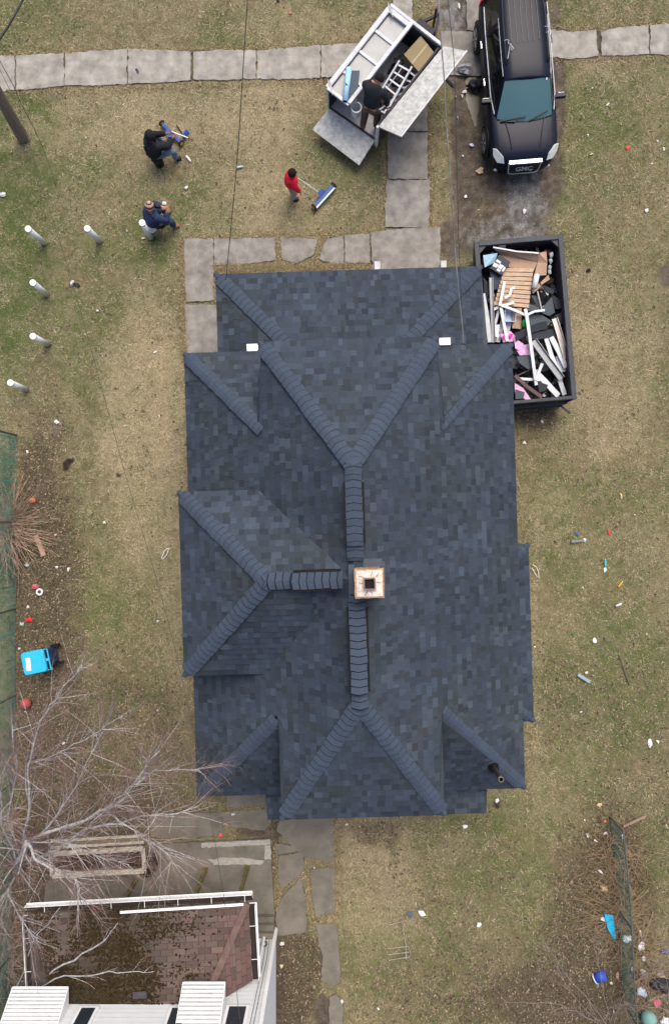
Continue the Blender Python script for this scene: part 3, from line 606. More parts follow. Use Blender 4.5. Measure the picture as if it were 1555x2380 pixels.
c_ = TP(EL * .52, dep * .86, 2.5 + rise * .86 + .02); k = MB(); k.box(c_, (.33, .16, .02), ang); k.build('patch_shingle', mat('patch_dark', rgb(70, 66, 70), .9), pro)
# gutters: white lips around an open trough
gi = mat('gutter_dark', rgb(44, 36, 32), .8, var=.3)
def gutter(p, q, out):
    out = Vector(out); m_ = MB(); m_.bar(p + out * .16 + Vector((0, 0, -.05)), q + out * .16 + Vector((0, 0, -.05)), .014, .10); m_.bar(p + out * .10 + Vector((0, 0, -.145)), q + out * .10 + Vector((0, 0, -.145)), .18, .01)
    g_ = m_.build('gutter', wh, nh); m_ = MB(); m_.bar(p + out * .075 + Vector((0, 0, -.08)), q + out * .075 + Vector((0, 0, -.08)), .15, .02); m_.build('gutter_muck', gi, g_)
    L = (q - p).length; d = (q - p).normalized(); t = .5
    while t < L:
        m_ = MB(); m_.bar(p + d * t + out * .0 + Vector((0, 0, -.0)), p + d * t + out * .16 + Vector((0, 0, .0)), .012, .008); m_.build('gutter_strap', wh, g_); t += .82
gutter(TP(-.1, 0, 2.5), TP(EL + .1, 0, 2.5), EY); gutter(TP(EL, .1, 2.5), TP(EL, dep - .1, 2.5), EX); gutter(TP(0, .1, 2.5), TP(0, dep, 2.5), -EX)
k = MB(); k.bar(TP(EL * .42, .06, 2.55), TP(EL * .98, .03, 2.55), .06, .02); k.build('loose_gutter_guard', wh, nh)
oldwood = mat('mossy_wood', rgb(96, 84, 58), .9, var=.3, scale=8, bump=.5, col2=rgb(122, 112, 66))
for px, py in ((316, 2047), (478, 2021), (575, 2017)):
    b = P(px, py, .12) - NO; k = MB(); k.box(b + Vector((0, 0, 1.17)), (.09, .09, 2.3), .05); pp = k.build('porch_post', oldwood, nh); k = MB(); k.box(b + Vector((0, 0, .03)), (.14, .14, .06), .05); k.build('post_foot', oldwood, pp)
# windows, awnings, downspout, cable on the north wall
def nwin(x0, x1, z0, z1):
    c = Vector(((x0 + x1) / 2, yW + .02, (z0 + z1) / 2)) - NO; k = MB(); k.box(c, (x1 - x0 + .14, .08, z1 - z0 + .14)); f_ = k.build('window', wh, nh)
    k = MB(); k.box(c + Vector((0, .01, 0)), (x1 - x0, .09, z1 - z0)); k.build('pane', gl, f_)
def wx(px, z): return P(px, 2300, z).x
nwin(wx(587, 1.1), wx(597, 1.1), .6, 1.75); nwin(wx(180, 3.6), wx(212, 3.6), 3.3, 4.4); nwin(wx(394, 3.6), wx(428, 3.6), 3.3, 4.4); nwin(wx(528, 3.6), wx(568, 3.6), 3.25, 4.4)
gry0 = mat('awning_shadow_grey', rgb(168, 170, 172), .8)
def awning(x0, x1, z0, z1, out):
    k = MB(); n_ = 11
    for i in range(n_):
        t = (i + .5) / n_; k.box(Vector(((x0 + x1) / 2, yW + out * (1 - t) + .02, z0 + (z1 - z0) * t)) - NO, (x1 - x0, out / n_ * .96, .018), Matrix.Rotation(-.9, 3, 'X'))
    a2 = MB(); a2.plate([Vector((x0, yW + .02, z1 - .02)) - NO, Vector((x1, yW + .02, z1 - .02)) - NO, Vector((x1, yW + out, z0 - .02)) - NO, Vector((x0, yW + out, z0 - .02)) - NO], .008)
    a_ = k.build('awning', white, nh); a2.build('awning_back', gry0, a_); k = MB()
    for x in (x0 - .01, x1 + .01): k = MB(); k.plate([Vector((x, yW + .02, z1)) - NO, Vector((x, yW + out, z0)) - NO, Vector((x, yW + .02, z0)) - NO], .015, n=(1, 0, 0)); k.build('awning_side', wh, a_)
awning(wx(23, 3.4), wx(152, 3.4), 3.2, 3.9, .5); awning(wx(421, 3.4), wx(519, 3.4), 3.1, 3.9, .55)
k = MB(); x = xE - .28; y = yW + .07; k.tube([Vector((x, y, 0.1)) - NO, Vector((x, y, 1.9)) - NO, Vector((x - .15, y, 2.1)) - NO, Vector((x - .45, y, 2.45)) - NO], .045, 4); k.build('downspout', wh, nh)
k = MB()
for dx in (.12, .2): k.tube([Vector((xE - dx, yW + .05, .3)) - NO, Vector((xE - dx + .02, yW + .05, 1.5)) - NO, Vector((xE - dx - .03, yW + .05, 3.9)) - NO], .006, 4)
th_ = [i * .7 for i in range(20)]; k.tube([Vector((xE - .25 + math.cos(t) * .1, yW + .06, .75 + math.sin(t) * .12 + t * .004)) - NO for t in th_], .006, 4)
cbo = k.build('cables', blk, nh)
# ------------------------------------------------------------------ patio of the neighbour
pat = MB(); pat.prism([P(*p)[:2] for p in rag([(152, 1972), (300, 1962), (629, 1946), (641, 2165), (100, 2175), (110, 2060)], 1.0, 14)], -.05, .11)
tag(pat.build('patio', conc3), kind='structure')
pat = MB(); 
for q in ([(470, 1955), (629, 1947), (631, 1958), (470, 1966)], [(616, 1962), (631, 1960), (633, 1992), (617, 1994)], [(485, 1992), (560, 1988), (616, 1996), (610, 2004), (500, 2006)]): pat.prism([P(*p)[:2] for p in rag(q, 1.6, 6)], .1, .114)
tag(pat.build('patio_worn_edge', mat('pale_concrete', rgb(158, 154, 146), .9, var=.2, scale=8)), kind='structure')
st = MB(); st.prism([P(*p)[:2] for p in ((342, 2086), (464, 2078), (466, 2092), (343, 2100))], .11, .2); tag(st.build('step', mat('grey_board', rgb(136, 132, 120), .9, var=.15), bevel=.01), kind='structure')
stp = MB()
for i in range(3): stp.prism([(xE - .75 + i * .0, yW + .02 + i * .16), (xE - .02, yW + .02 + i * .16), (xE - .02, yW + .17 + i * .16), (xE - .75, yW + .17 + i * .16)], .1, .5 - i * .12)
tag(stp.build('back_step', conc3), kind='structure')
# ------------------------------------------------------------------ planter trough and barrel
pw = mat('peeling_white_wood', rgb(150, 138, 112), .9, var=.3, scale=7, streak=(1, 6, 1), bump=.5, col2=rgb(222, 216, 200))
bw = mat('weathered_board', rgb(122, 108, 84), .9, var=.3, scale=5, streak=(1, 8, 1), bump=.5)
O_ = P(230, 2000); tp = thing('planter_box', 'long weathered planter box with peeling white rims on the patio under the bare tree', 'planter', O_)
A4 = [P(118, 1985, .55) - O_, P(334, 1972, .55) - O_, P(336, 2024, .55) - O_, P(122, 2036, .55) - O_]
dn = Vector((0, 0, -.45))
for nm, a, b, w_, m_ in (('long_rim', 0, 1, .13, pw), ('end_rim', 1, 2, .1, pw), ('long_rim', 2, 3, .13, pw), ('end_rim', 3, 0, .1, pw)):
    k = MB(); k.bar(A4[a], A4[b], w_, .05); k.build(nm, m_, tp, bevel=.008); k = MB(); k.bar(A4[a] + dn * .55, A4[b] + dn * .55, .04, .42); k.build('side_board', bw, tp)
for q in range(3):
    t = .1 + q * .055; a = A4[0] + Vector((0, t * 1.6, -.03)); b = A4[1] + Vector((0, t * 1.6, -.03)); k = MB(); k.bar(a, b, .07, .03); k.build('slat', pw if q % 2 == 0 else bw, tp)
k = MB(); k.prism([(p.x, p.y) for p in A4], .1, .3); sb = k.build('soil', mat('dark_soil', rgb(66, 50, 42), .95, var=.4, scale=20, bump=1), tp)
O2 = P(352, 1996); br = thing('barrel_stump', 'dark hollow barrel half at the right end of the planter box', 'barrel', O2)
k = MB(); k.lathe([(.24, 0), (.27, .28), (.25, .55), (.21, .55), (.22, .1)], (0, 0, 0), 16); k.build('barrel_body', mat('barrel_dark', rgb(58, 50, 36), .9, var=.35, scale=10, bump=.5), br)
# ------------------------------------------------------------------ fences
gm = mat('green_mesh', rgb(84, 150, 134), .7, var=.25, scale=3, col2=rgb(118, 184, 166)); gp_ = mat('fence_pipe', rgb(92, 100, 98), .5, var=.15, metal=.3)
def fence(path, h, label, lean=(0, 0), name='chain_link_fence'):
    O_ = P(*path[0]); f_ = thing(name, label, 'fence', O_); pts = [P(*p) - O_ for p in path]; H_ = Vector((lean[0], lean[1], h)); mb = MB()
    for i in range(len(pts) - 1):
        a, b = pts[i], pts[i + 1]; L = (b - a).length; d = (b - a) / L; x = 0; s = .075; wv = .008
        n_ = int(L / s)
        for j in range(-int(h / s), n_ + 1):
            for sg in (1, -1):
                q0 = j * s if sg > 0 else j * s + h; t0, t1 = 0., 1.; x0, x1 = (j * s, j * s + h) if sg > 0 else (j * s + h, j * s)
                f = lambda t: x0 + (x1 - x0) * t
                lo, hi = 0., 1.
                for lim, s_ in ((0, 1), (L, -1)):
                    pass
                # clip to [0, L]
                if x1 != x0:
                    ta, tb = (0 - x0) / (x1 - x0), (L - x0) / (x1 - x0)
                    if ta > tb: ta, tb = tb, ta
                    lo, hi = max(0, ta), min(1, tb)
                if hi - lo < .05: continue
                p, q = a + d * f(lo) + H_ * lo, a + d * f(hi) + H_ * hi; w_ = d.cross(H_).normalized() * .004 * sg
                mb.add([p - d * wv + w_, p + d * wv + w_, q + d * wv + w_, q - d * wv + w_], [(0, 1, 2, 3)])
        # fabric sheet woven behind: vertical slats with gaps
        x = .02
        while x < L:
            if random.random() < .14:
                p = a + d * x; t = random.uniform(.3, .95); mb.add([p, p + d * .042, p + d * .042 + H_ * t, p + H_ * t], [(0, 1, 2, 3)])
            x += .06
    mb.build('mesh_panel', gm, f_)
    k = MB(); k.tube([p + H_ for p in pts], .022, 6); k.build('top_rail', gp_, f_)
    k = MB(); k.tube([p + H_ * .03 for p in pts], .015, 6); k.build('bottom_rail', gp_, f_)
    tot = sum((pts[i + 1] - pts[i]).length for i in range(len(pts) - 1)); n_ = max(2, int(tot / 2.4) + 1)
    for i in range(n_):
        t = tot * i / (n_ - 1); j = 0
        while j < len(pts) - 2 and t > (pts[j + 1] - pts[j]).length: t -= (pts[j + 1] - pts[j]).length; j += 1
        p = pts[j] + (pts[j + 1] - pts[j]).normalized() * t; k = MB(); k.tube([p - Vector((0, 0, .1)), p + H_ * 1.04], .028, 8); k.build('post', gp_, f_)
    return f_
fence([(41, 1012), (42, 1150), (39, 1318), (37, 1486), (36, 1700), (30, 1900), (27, 2200), (18, 2420)], 1.15, 'green mesh chain link fence along the left edge behind the trash bin')
fence([(1417, 1898), (1426, 1985), (1433, 2058), (1438, 2160), (1443, 2261), (1449, 2330)], .95, 'short green mesh fence between leaf litter, lower right of the yard', (.0, 0))
# ------------------------------------------------------------------ white marker posts
pp = mat('white_pvc', rgb(214, 218, 220), .5, var=.06, scale=5)
PL = [((68, 533), (105, 565), 'white post at the left end of the upper row of three'), ((205, 532), (233, 560), 'middle white post in the upper row of three'), ((332, 519), (350, 552), 'white post right beside the man in the striped beanie'),
      ((79, 658), (110, 684), 'white post below the upper row, level with the black sandal'), ((79, 782), (111, 799), 'white post second from the bottom of the left column'), ((27, 890), (62, 905), 'lowest white post, nearest the start of the green fence')]
for (tx, ty), (bx, by), lb in PL:
    base = P(bx, by, 0); z = 1.05; top = P(tx, ty, z); O_ = base; t_ = thing('marker_post', lb, 'post', O_, 0, 'white posts standing in the left lawn')
    k = MB(); k.tube([Vector((0, 0, -.1)), top - O_], .075, 14); k.build('shaft', pp, t_, True); k = MB(); d = (top - O_).normalized(); k.tube([top - O_, top - O_ + d * .05], .084, 14); k.build('cap', wh, t_)
# ------------------------------------------------------------------ utility pole and wires
wood = mat('pole_wood', rgb(124, 114, 102), .9, var=.3, scale=3, streak=(8, 8, .5), bump=.6, col2=rgb(140, 128, 116))
B0 = P(55, 321, 0); P2 = P(0, 224, 1.95); d = (P2 - B0); T_ = d / d.z; up_ = thing('utility_pole', 'weathered wooden utility pole leaning at the left edge above the lawn', 'pole', B0)
k = MB(); k.tube([T_ * -.2, T_ * .05, T_ * 3, T_ * 9.2], [.17, .165, .14, .1], 16); k.build('shaft', wood, up_, True)
k = MB(); c_ = T_ * 8.6; k.box(c_, (2.0, .1, .12), .6); k.build('crossarm', wood, up_)
TOPP = B0 + T_ * 8.6
wm = mat('cable_black', rgb(62, 62, 60), .6, var=.1); wg = mat('cable_grey', rgb(120, 122, 124), .5, var=.6, scale=1.2)
def wire(pts, r, label, m=wm, name='overhead_wire'):
    V = [Vector(p) for p in pts]; out = []
    for i in range(len(V) - 1):
        p0, p1, p2, p3 = V[max(0, i - 1)], V[i], V[i + 1], V[min(len(V) - 1, i + 2)]
        for j in range(6):
            t = j / 6; out.append(.5 * ((2 * p1) + (p2 - p0) * t + (2 * p0 - 5 * p1 + 4 * p2 - p3) * t * t + (3 * p1 - p0 - 3 * p2 + p3) * t ** 3))
    out.append(V[-1]); k = MB(); k.tube(out, r, 6); o = k.build(name, m, None, True, loc=V[0]); tag(o, label, 'wire', 'overhead wires'); return o
wire([TOPP, P(0, 160, 8.1), P(100, 440, 7.9), P(170, 660, 7.7), P(245, 930, 7.5), P(300, 1130, 7.4), P(360, 1330, 7.3), P(420, 1560, 7.3), P(482, 1857, 7.4), P(525, 2113, 7.5), P(562, 2400, 7.7)], .0045, 'thin black overhead wire running from the pole down the left lawn past the house')
wire([TOPP + Vector((.3, 0, 0)), P(0, 140, 7.8), P(50, 240, 7.0), P(97, 335, 6.4), P(130, 430, 6.2)], .006, 'short faint wire close beside the pole top')
wire([P(578, -40, 8), P(567, 135, 7.4), P(550, 390, 5.6), P(529, 615, 3.4), P(526, 650, 2.75)], .009, 'single black wire dropping to the top left corner of the porch roof')
wire([P(70, -30, 8.5), P(28, 48, 8.4), P(-8, 104, 8.3)], .018, 'thick black cable crossing the top left corner')
wire([P(1016, -30, 7.6), P(1020, 20, 7.5), P(1023, 73, 7.3), P(1032, 182, 7.0), P(1035, 250, 6.8), P(1045, 405, 6.3), P(1062, 640, 5.3), P(1073, 745, 4.9), P(1077, 800, 4.6)], .011, 'twisted grey and black service cable ending above the right of the porch roof', wg)
wire([P(1037, -30, 7.2), P(1049, 80, 7.1), P(1056, 167, 6.9), P(1060, 320, 6.4), P(1066, 560, 5.5), P(1074, 745, 4.8), P(1078, 802, 4.5)], .007, 'thin dark wire just right of the twisted service cable')
# ------------------------------------------------------------------ blue wheeled bin
bc1 = mat('bin_blue', rgb(40, 172, 214), .4, var=.06, spec=.5); bc2 = mat('bin_navy', rgb(40, 62, 98), .5, var=.1)
# lid corners seen at (45,1528) (105,1512) (113,1558)/(61,1570)
B_ = P(90, 1535); bn = thing('trash_bin', 'bright blue lidded wheeled bin standing against the left fence', 'bin', B_, math.radians(12))
Rm = Matrix.Rotation(-math.radians(12), 3, 'Z'); 
tc_ = Rm @ (P(79, 1540, 1.05) - B_)
def ring(c, w, d_, z, o=0): return [Vector((c[0] + x * w / 2, c[1] + y * d_ / 2, z)) for x, y in ((-1, -.8), (-.85, -1), (.85, -1), (1, -.8), (1, .8), (.85, 1), (-.85, 1), (-1, .8))]
k = MB(); k.loft([ring((tc_.x * .9 + .06, tc_.y * .9), .46, .44, .06), ring((tc_.x * .95 + .03, tc_.y * .95), .58, .55, .96)]); k.build('body', bc2, bn)
k = MB(); k.loft([ring(tc_, .60, .60, .96), ring(tc_, .64, .62, 1.0), ring(tc_, .60, .58, 1.05)]); ld_ = k.build('lid', bc1, bn, bevel=.01)
k = MB(); k.box((tc_.x - .14, tc_.y - .02, 1.055), (.12, .34, .012), -.12); k.build('sticker', wh, ld_)
k = MB(); hx = tc_.x + .37; k.tube([(hx - .06, tc_.y - .28, 1.0), (hx + .03, tc_.y - .28, 1.0), (hx + .03, tc_.y + .28, 1.0), (hx - .06, tc_.y + .28, 1.0)], .018, 8); k.build('handle', bc1, bn)
k = MB(); k.box((hx - .0, tc_.y, 1.0), (.09, .07, .04)); k.build('hinge', bc1, bn)
for s in (-1, 1):
    k = MB(); k.lathe([(.03, -.03), (.13, -.03), (.13, .03), (.03, .03)], (tc_.x * .9 + .3, tc_.y * .9 + s * .25, .13), 16, Matrix.Rotation(math.pi / 2, 3, 'X')); k.build('wheel', blk, bn)
# ------------------------------------------------------------------ black SUV on the muddy drive
paint = mat('black_paint', rgb(15, 21, 38), .42, var=.12, scale=1.5, spec=.2, coat=.04); trim = mat('black_plastic', rgb(26, 27, 30), .6, var=.1, spec=.4)
chrome = mat('chrome', rgb(200, 204, 210), .25, metal=.6, var=.04); lamp = mat('headlight_glass', rgb(206, 212, 206), .2, var=.15, scale=10, spec=.6); tyre = mat('tyre_rubber', rgb(34, 33, 33), .85, var=.25, scale=12)
alloy = mat('alloy', rgb(176, 180, 186), .35, metal=.6, var=.15); redl = mat('tail_red', rgb(200, 20, 36), .3, var=.1)
wsg = glassmat('windscreen_glass', (.13, .27, .31, 1), .60, .06); sdg = glassmat('tinted_glass', (.008, .010, .012, 1), .86, .05)
seatm = mat('seat_cloth', rgb(70, 74, 80), .8, var=.1); dash = mat('dash_grey', rgb(60, 72, 80), .8)
car = thing('parked_car', 'black SUV parked on the muddy drive, front facing the dumpster', 'car', (4.74, 11.80, 0), math.pi + .081)
def ringb(y, w, zb, zs, zt, t=.86):
    h = [(0, zb), (w * t, zb), (w * .97, zb + .16), (w, (zb + zs) / 2 + .05), (w * .985, zs - .12), (w * .93, zs), (w * .62, zt - .015), (0, zt)]
    return [Vector((x, y, z)) for x, z in h] + [Vector((-x, y, z)) for x, z in h[-2:0:-1]]
k = MB(); k.loft([ringb(*a) for a in ((2.33, .50, .36, .60, .64), (2.30, .66, .28, .76, .80), (2.2, .80, .25, .88, .93), (2.05, .86, .25, .95, 1.0), (1.75, .905, .24, 1.0, 1.05), (1.2, .92, .22, 1.04, 1.09), (.9, .925, .22, 1.06, 1.0), (0, .925, .22, 1.08, 1.0), (-1.2, .925, .22, 1.09, 1.0), (-2.0, .90, .24, 1.1, 1.0), (-2.25, .84, .3, 1.08, 1.0), (-2.34, .74, .36, 1.0, .95))])
body = k.build('body', paint, car, True, subsurf=1)
hb = lambda y: .84 if -1.6 < y < .8 else (.84 - (y - .8) * .24 if y > .8 else .84 - (-1.6 - y) * .09)
ht = lambda y: .60 - max(0, y) * .05 - max(0, -1 - y) * .04
zt_ = lambda y: 1.66 - max(0, y) ** 2 * .30 - max(0, -1.2 - y) * .05
rings = []
for y in (.50, .45, .2, -.3, -1.0, -1.6, -2.0, -2.1):
    h = ht(y); z = zt_(y); up = .03; top = [(-h - .02, z - .05), (-h, z), (-h * .6, z + up), (0, z + up * 1.5), (h * .6, z + up), (h, z), (h + .02, z - .05), (0, z - .03)]; rings.append([Vector((x, y, zz)) for x, zz in top])
k = MB(); k.loft(rings); rf = k.build('roof', paint, car, True)
segs = [('p', 1.16, 1.03, .47, .41), ('g', 1.03, .08, .41, .04), ('p', .08, -.02, .04, -.05), ('g', -.02, -.98, -.05, -.93), ('p', -.98, -1.14, -.93, -1.05), ('g', -1.14, -1.85, -1.05, -1.72), ('p', -1.85, -2.24, -1.72, -2.08)]
for s in (-1, 1):
    for ty, b0_, b1_, t0_, t1_ in segs:
        q = [Vector((s * hb(b0_), b0_, 1.05)), Vector((s * hb(b1_), b1_, 1.05)), Vector((s * (ht(t1_) + .01), t1_, zt_(t1_) - .02)), Vector((s * (ht(t0_) + .01), t0_, zt_(t0_) - .02))]
        if ty == 'p': w = MB(); w.plate(q, .05, n=(s * .9, 0, .45)); w.build('pillar', paint, car)
        else:
            w = MB(); w.plate([q[0], q[1], q[2], q[3]], .008, n=(s * .9, 0, .45)); w.build('side_window', sdg, car)
    k = MB(); ys_ = [1.06, .6, 0, -.6, -1.2, -1.8]; k.tube([(s * (hb(y) + .015), y, 1.075) for y in ys_], .014, 6); k.build('window_trim', chrome, car)
    k = MB(); k.tube([(s * (ht(y) + .035), y, zt_(y) - .035) for y in (.38, 0, -.5, -.95, -1.1)] , .009, 6); k.build('window_trim', chrome, car)
    k = MB(); k.tube([(s * (ht(y) - .055), y, zt_(y) + (.075 if -1.9 < y < 0.05 else .01)) for y in (.15, .0, -.4, -1, -1.6, -1.85, -2.0)], .02, 8); k.build('roof_rail', trim, car, True)
    # mirrors, doors seams, handles, lights, wheels
    k = MB(); k.loft([[Vector((s * x, .72 + dy_, 1.10 + dz)) for dy_, dz in ((-.05, -.06), (.06, -.06), (.07, .07), (-.05, .07))] for x in (.86, .94, 1.08, 1.12)]); m_ = k.build('mirror', paint, car, bevel=.015); k = MB(); k.box((s * 1.0, .665, 1.1), (.16, .012, .1)); k.build('mirror_glass', alloy, m_)
    for y in (.93, .02, -1.0):
        k = MB(); k.bar((s * .931, y, .35), (s * .93, y, 1.0), .008, .012); k.build('door_seam', trim, car)
    for y in (.18, -.82): k = MB(); k.bar((s * .945, y, .9), (s * .945, y - .18, .9), .025, .03); k.build('door_handle', chrome if s > 0 else paint, car)
    k = MB(); k.plate([Vector(p) + Vector((s * .015, .02, .035)) for p in ((s * .56, 2.26, .80), (s * .74, 2.20, .76), (s * .85, 2.04, .84), (s * .87, 1.90, .96), (s * .78, 1.94, .985), (s * .60, 2.13, .93))], .09, n=(s * .35, .45, .85)); k.build('headlight', lamp, car, bevel=.012)
    k = MB(); k.ball((s * .72, 2.24, .45), (.06, .04, .05), 10); k.build('fog_light', lamp, car)
    k = MB(); k.plate([Vector(p) for p in ((s * .90, -1.95, 1.13), (s * .78, -2.26, 1.13), (s * .80, -2.3, .8), (s * .925, -1.98, .85))], .05, n=(s * .9, -.3, .3)); k.build('tail_light', redl, car, bevel=.01)
    for y in (1.43, -1.43):
        R = Matrix.Rotation(math.pi / 2 * s, 3, 'Y'); k = MB(); k.lathe([(.22, -.11), (.34, -.11), (.365, -.07), (.365, .07), (.34, .115), (.25, .12)], (s * .85, y, .365), 28, R); w_ = k.build('wheel', tyre, car, True)
        k = MB(); k.lathe([(.02, .10), (.06, .115), (.07, .09), (.215, .06), (.245, .125), (.26, .12), (.25, .0)], (s * .85, y, .365), 28, R)
        for a in range(6):
            t = a * math.pi / 3; k.bar(Vector((s * .965, y + .05 * math.cos(t), .365 + .05 * math.sin(t))), Vector((s * .965, y + .235 * math.cos(t), .365 + .235 * math.sin(t))), .05, .03, (1, 0, 0))
        k.build('rim', alloy, w_)
        k = MB(); k.tube([(s * .925, y + .41 * math.cos(t), .37 + .41 * math.sin(t)) for t in [i * math.pi / 12 for i in range(13)]], .025, 6); k.build('arch_trim', trim, car)
N_ = 8; g = []
for j in range(5):
    t = j / 4; y0 = 1.17 + (.47 - 1.17) * t; z0 = 1.06 + (zt_(.47) - .0 - 1.06) * t; hw = .735 + (.575 - .735) * t; g.append([Vector((hw * (-1 + 2 * i / N_), y0 + (1 - (-1 + 2 * i / N_) ** 2) * (.13 * (1 - t) + .05 * t), z0 + .03 * math.sin(math.pi * t))) for i in range(N_ + 1)])
k = MB(); k.loft(g, None, False, False); ws = k.build('windscreen', wsg, car, True)
k = MB(); k.tube([g[0][i] + Vector((0, .015, -.005)) for i in range(N_ + 1)], .02, 6); k.build('cowl', trim, car)
for a, b in (((.62, 1.27, 1.10), (-.02, 1.22, 1.145)), ((-.12, 1.31, 1.10), (-.60, 1.12, 1.15))):
    k = MB(); k.bar(Vector(a), Vector(b), .025, .02); k.build('wiper', trim, car)
k = MB(); k.box((-.02, .56, 1.5), (.16, .14, .05)); k.build('rear_view_mirror', trim, car)
k = MB(); k.box((-.50, .53, 1.585), (.035, .055, .004), Matrix.Rotation(-.62, 3, 'X')); k.build('sticker', wh, car)
k = MB(); k.box((0, .86, 1.0), (1.4, .55, .12)); k.build('dashboard', dash, car, bevel=.03)
for sx, sy in ((.38, .0), (-.38, .0), (.38, -1.0), (-.38, -1.0)):
    k = MB(); k.box((sx, sy, 1.16), (.46, .14, .5), Matrix.Rotation(.2, 3, 'X')); k.box((sx, sy - .05, 1.48), (.22, .1, .14)); k.build('seat', seatm, car, bevel=.03)
k = MB(); k.tube([(.38 + .18 * math.cos(t), .48 + .06 * math.sin(t), 1.13 + .15 * math.sin(t)) for t in [i * math.pi / 8 for i in range(17)]], .014, 6, cap=False); k.build('steering_wheel', trim, car)
for i in range(6):
    x = -.36 + i * .144; y1 = -.42 if i in (0, 5) else -.38; k = MB(); k.bar((x, -1.75 + (.15 if i in (2, 3) else 0), zt_(-1.4) + .036 + .012 * (1 - abs(x) / .4)), (x, y1, zt_(y1) + .040 + .012 * (1 - abs(x) / .4)), .014, .014); k.build('roof_rib', mat('rib', rgb(56, 60, 70), .4), rf)
k = MB(); k.ball((.03, -1.78, zt_(-1.8) + .07), (.03, .10, .035), 10); k.build('antenna', trim, rf)
k = MB(); k.plate([Vector(p) for p in ((-.44, 2.27, .86), (.44, 2.27, .86), (.40, 2.37, .50), (-.40, 2.37, .50))], .05, n=(0, .95, .3)); gr_ = k.build('grille', trim, car)
k = MB()
for z in (.56, .62, .68, .74, .8): k.bar((-.41, 2.378 - (z - .5) * .27, z), (.41, 2.378 - (z - .5) * .27, z), .012, .012)
k.build('grille_bars', mat('bar_grey', rgb(60, 62, 70), .4), gr_)
k = MB(); k.bar((-.45, 2.285, .865), (.45, 2.285, .865), .11, .05); k.build('grille_top_bar', chrome, gr_, bevel=.01)
k = MB(); k.tube([(-.45, 2.28, .85), (-.40, 2.385, .50), (-.3, 2.40, .47), (.3, 2.40, .47), (.40, 2.385, .50), (.45, 2.28, .85)], .017, 6); k.build('grille_frame', chrome, gr_)
k = MB(); k.plate([Vector(p) for p in ((-.8, 1.98, .62), (-.66, 2.27, .5), (0, 2.36, .46), (.66, 2.27, .5), (.8, 1.98, .62), (.8, 1.95, .3), (.6, 2.25, .26), (0, 2.33, .25), (-.6, 2.25, .26), (-.8, 1.95, .3))], .03, n=(0, 1, .1)); k.build('bumper', trim, car)
tx = D.curves.new('badge', 'FONT'); tx.body = 'GMC'; tx.size = .17; tx.extrude = .008; tx.align_x = 'CENTER'; tx.align_y = 'CENTER'; tx.offset = .005
to = D.objects.new('badge_tmp', tx); COL.objects.link(to); bpy.context.view_layer.update(); me = D.meshes.new_from_object(to.evaluated_get(bpy.context.evaluated_depsgraph_get())); D.objects.remove(to)
R = Matrix((Vector((-1.25, 0, 0)), Vector((0, -.45, .89)), Vector((0, .89, .45)))).transposed(); me.transform(R.to_4x4()); me.transform(Matrix.Translation((0, 2.375, .66))); me.materials.clear(); me.materials.append(chrome)
bo_ = D.objects.new('badge', me); COL.objects.link(bo_); bo_.parent = gr_
for sx in (.42, -.42):   # hood creases
    k = MB(); k.tube([(sx * .9, 1.98, 1.012), (sx * 1.05, 1.6, 1.066), (sx * 1.25, 1.25, 1.075)], .012, 5); k.build('hood_crease', paint, body)
k = MB(); k.bar((.25, 1.30, 1.105), (.66, 1.26, 1.07), .05, .012); k.build('cowl_vent', trim, body)
str_ = mat('white_cord', rgb(190, 194, 206), .8)
CM = Matrix.Translation((4.74, 11.80, 0)) @ Matrix.Rotation(math.pi + .081, 4, 'Z')
def cord(pts, r, lb): V = [CM @ Vector(p) for p in pts]; k = MB(); k.tube(V, r, 5); tag(k.build('cord', str_, None, loc=V[0]), lb, 'cord')
cord([(.56, -.42, 1.745), (.50, -.46, 1.745), (.44, -.44, 1.74), (.46, -.36, 1.74), (.40, -.34, 1.735), (.34, -.22, 1.735), (.38, -.18, 1.735), (.42, -.30, 1.735), (.46, -.14, 1.73), (.5, .02, 1.72)], .009, 'looped white cord tied to the left roof rail of the black SUV')
cord([(-.50, -.72, 1.745), (-.60, -.70, 1.745), (-.62, -.62, 1.70), (-.52, -.56, 1.745), (-.60, -.53, 1.74), (-.66, -.48, 1.68)], .009, 'short white cord tied on the right roof rail of the black SUV')
# ------------------------------------------------------------------ roofer's trailer
wmet = mat('white_metal', rgb(186, 189, 196), .6, var=.14, scale=6, col2=rgb(206, 208, 212)); wdirty = mat('mottled_white_panel', rgb(152, 153, 150), .8, var=.16, scale=9, col2=rgb(196, 198, 196), detail=10); gry = mat('tray_grey', rgb(172, 172, 170), .7, var=.12, scale=3); dkm = mat('trailer_dark', rgb(50, 48, 56), .7, var=.25, scale=6)
TO = Vector((-.376, 11.2, 0)); TZ = -.663; tr = thing('utility_trailer', 'white box trailer with its lids and rear door open, parked across the pavement', 'trailer', TO, TZ)
RI = Matrix.Rotation(-TZ, 3, 'Z')
def c2(x, y, z): return P(696.5 + x / 3.84, y / 3.84, z)
def TL(x, y, z): v = RI @ (c2(x, y, z) - TO); v.z = z; return v
LW, LL = 1.65, 2.70
for nm, a, b in (('side_wall', (.03, 0, .9), (.03, LL, .9)), ('side_wall', (LW - .03, .0, .9), (LW - .03, LL, .9)), ('front_wall', (.0, LL - .03, .9), (LW, LL - .03, .9))):
    k = MB(); k.bar(a, b, .05, .86); k.build(nm, dkm, tr)
k = MB(); k.box((LW / 2, LL / 2, .48), (LW - .04, LL, .06)); k.build('floor', mat('trailer_floor', rgb(168, 166, 168), .8, var=.2, scale=5), tr)
for a, b in (((-.02, 0, 1.35), (-.02, LL, 1.35)),): k = MB(); k.bar(a, b, .13, .07); k.build('top_rail', wmet, tr, bevel=.02)
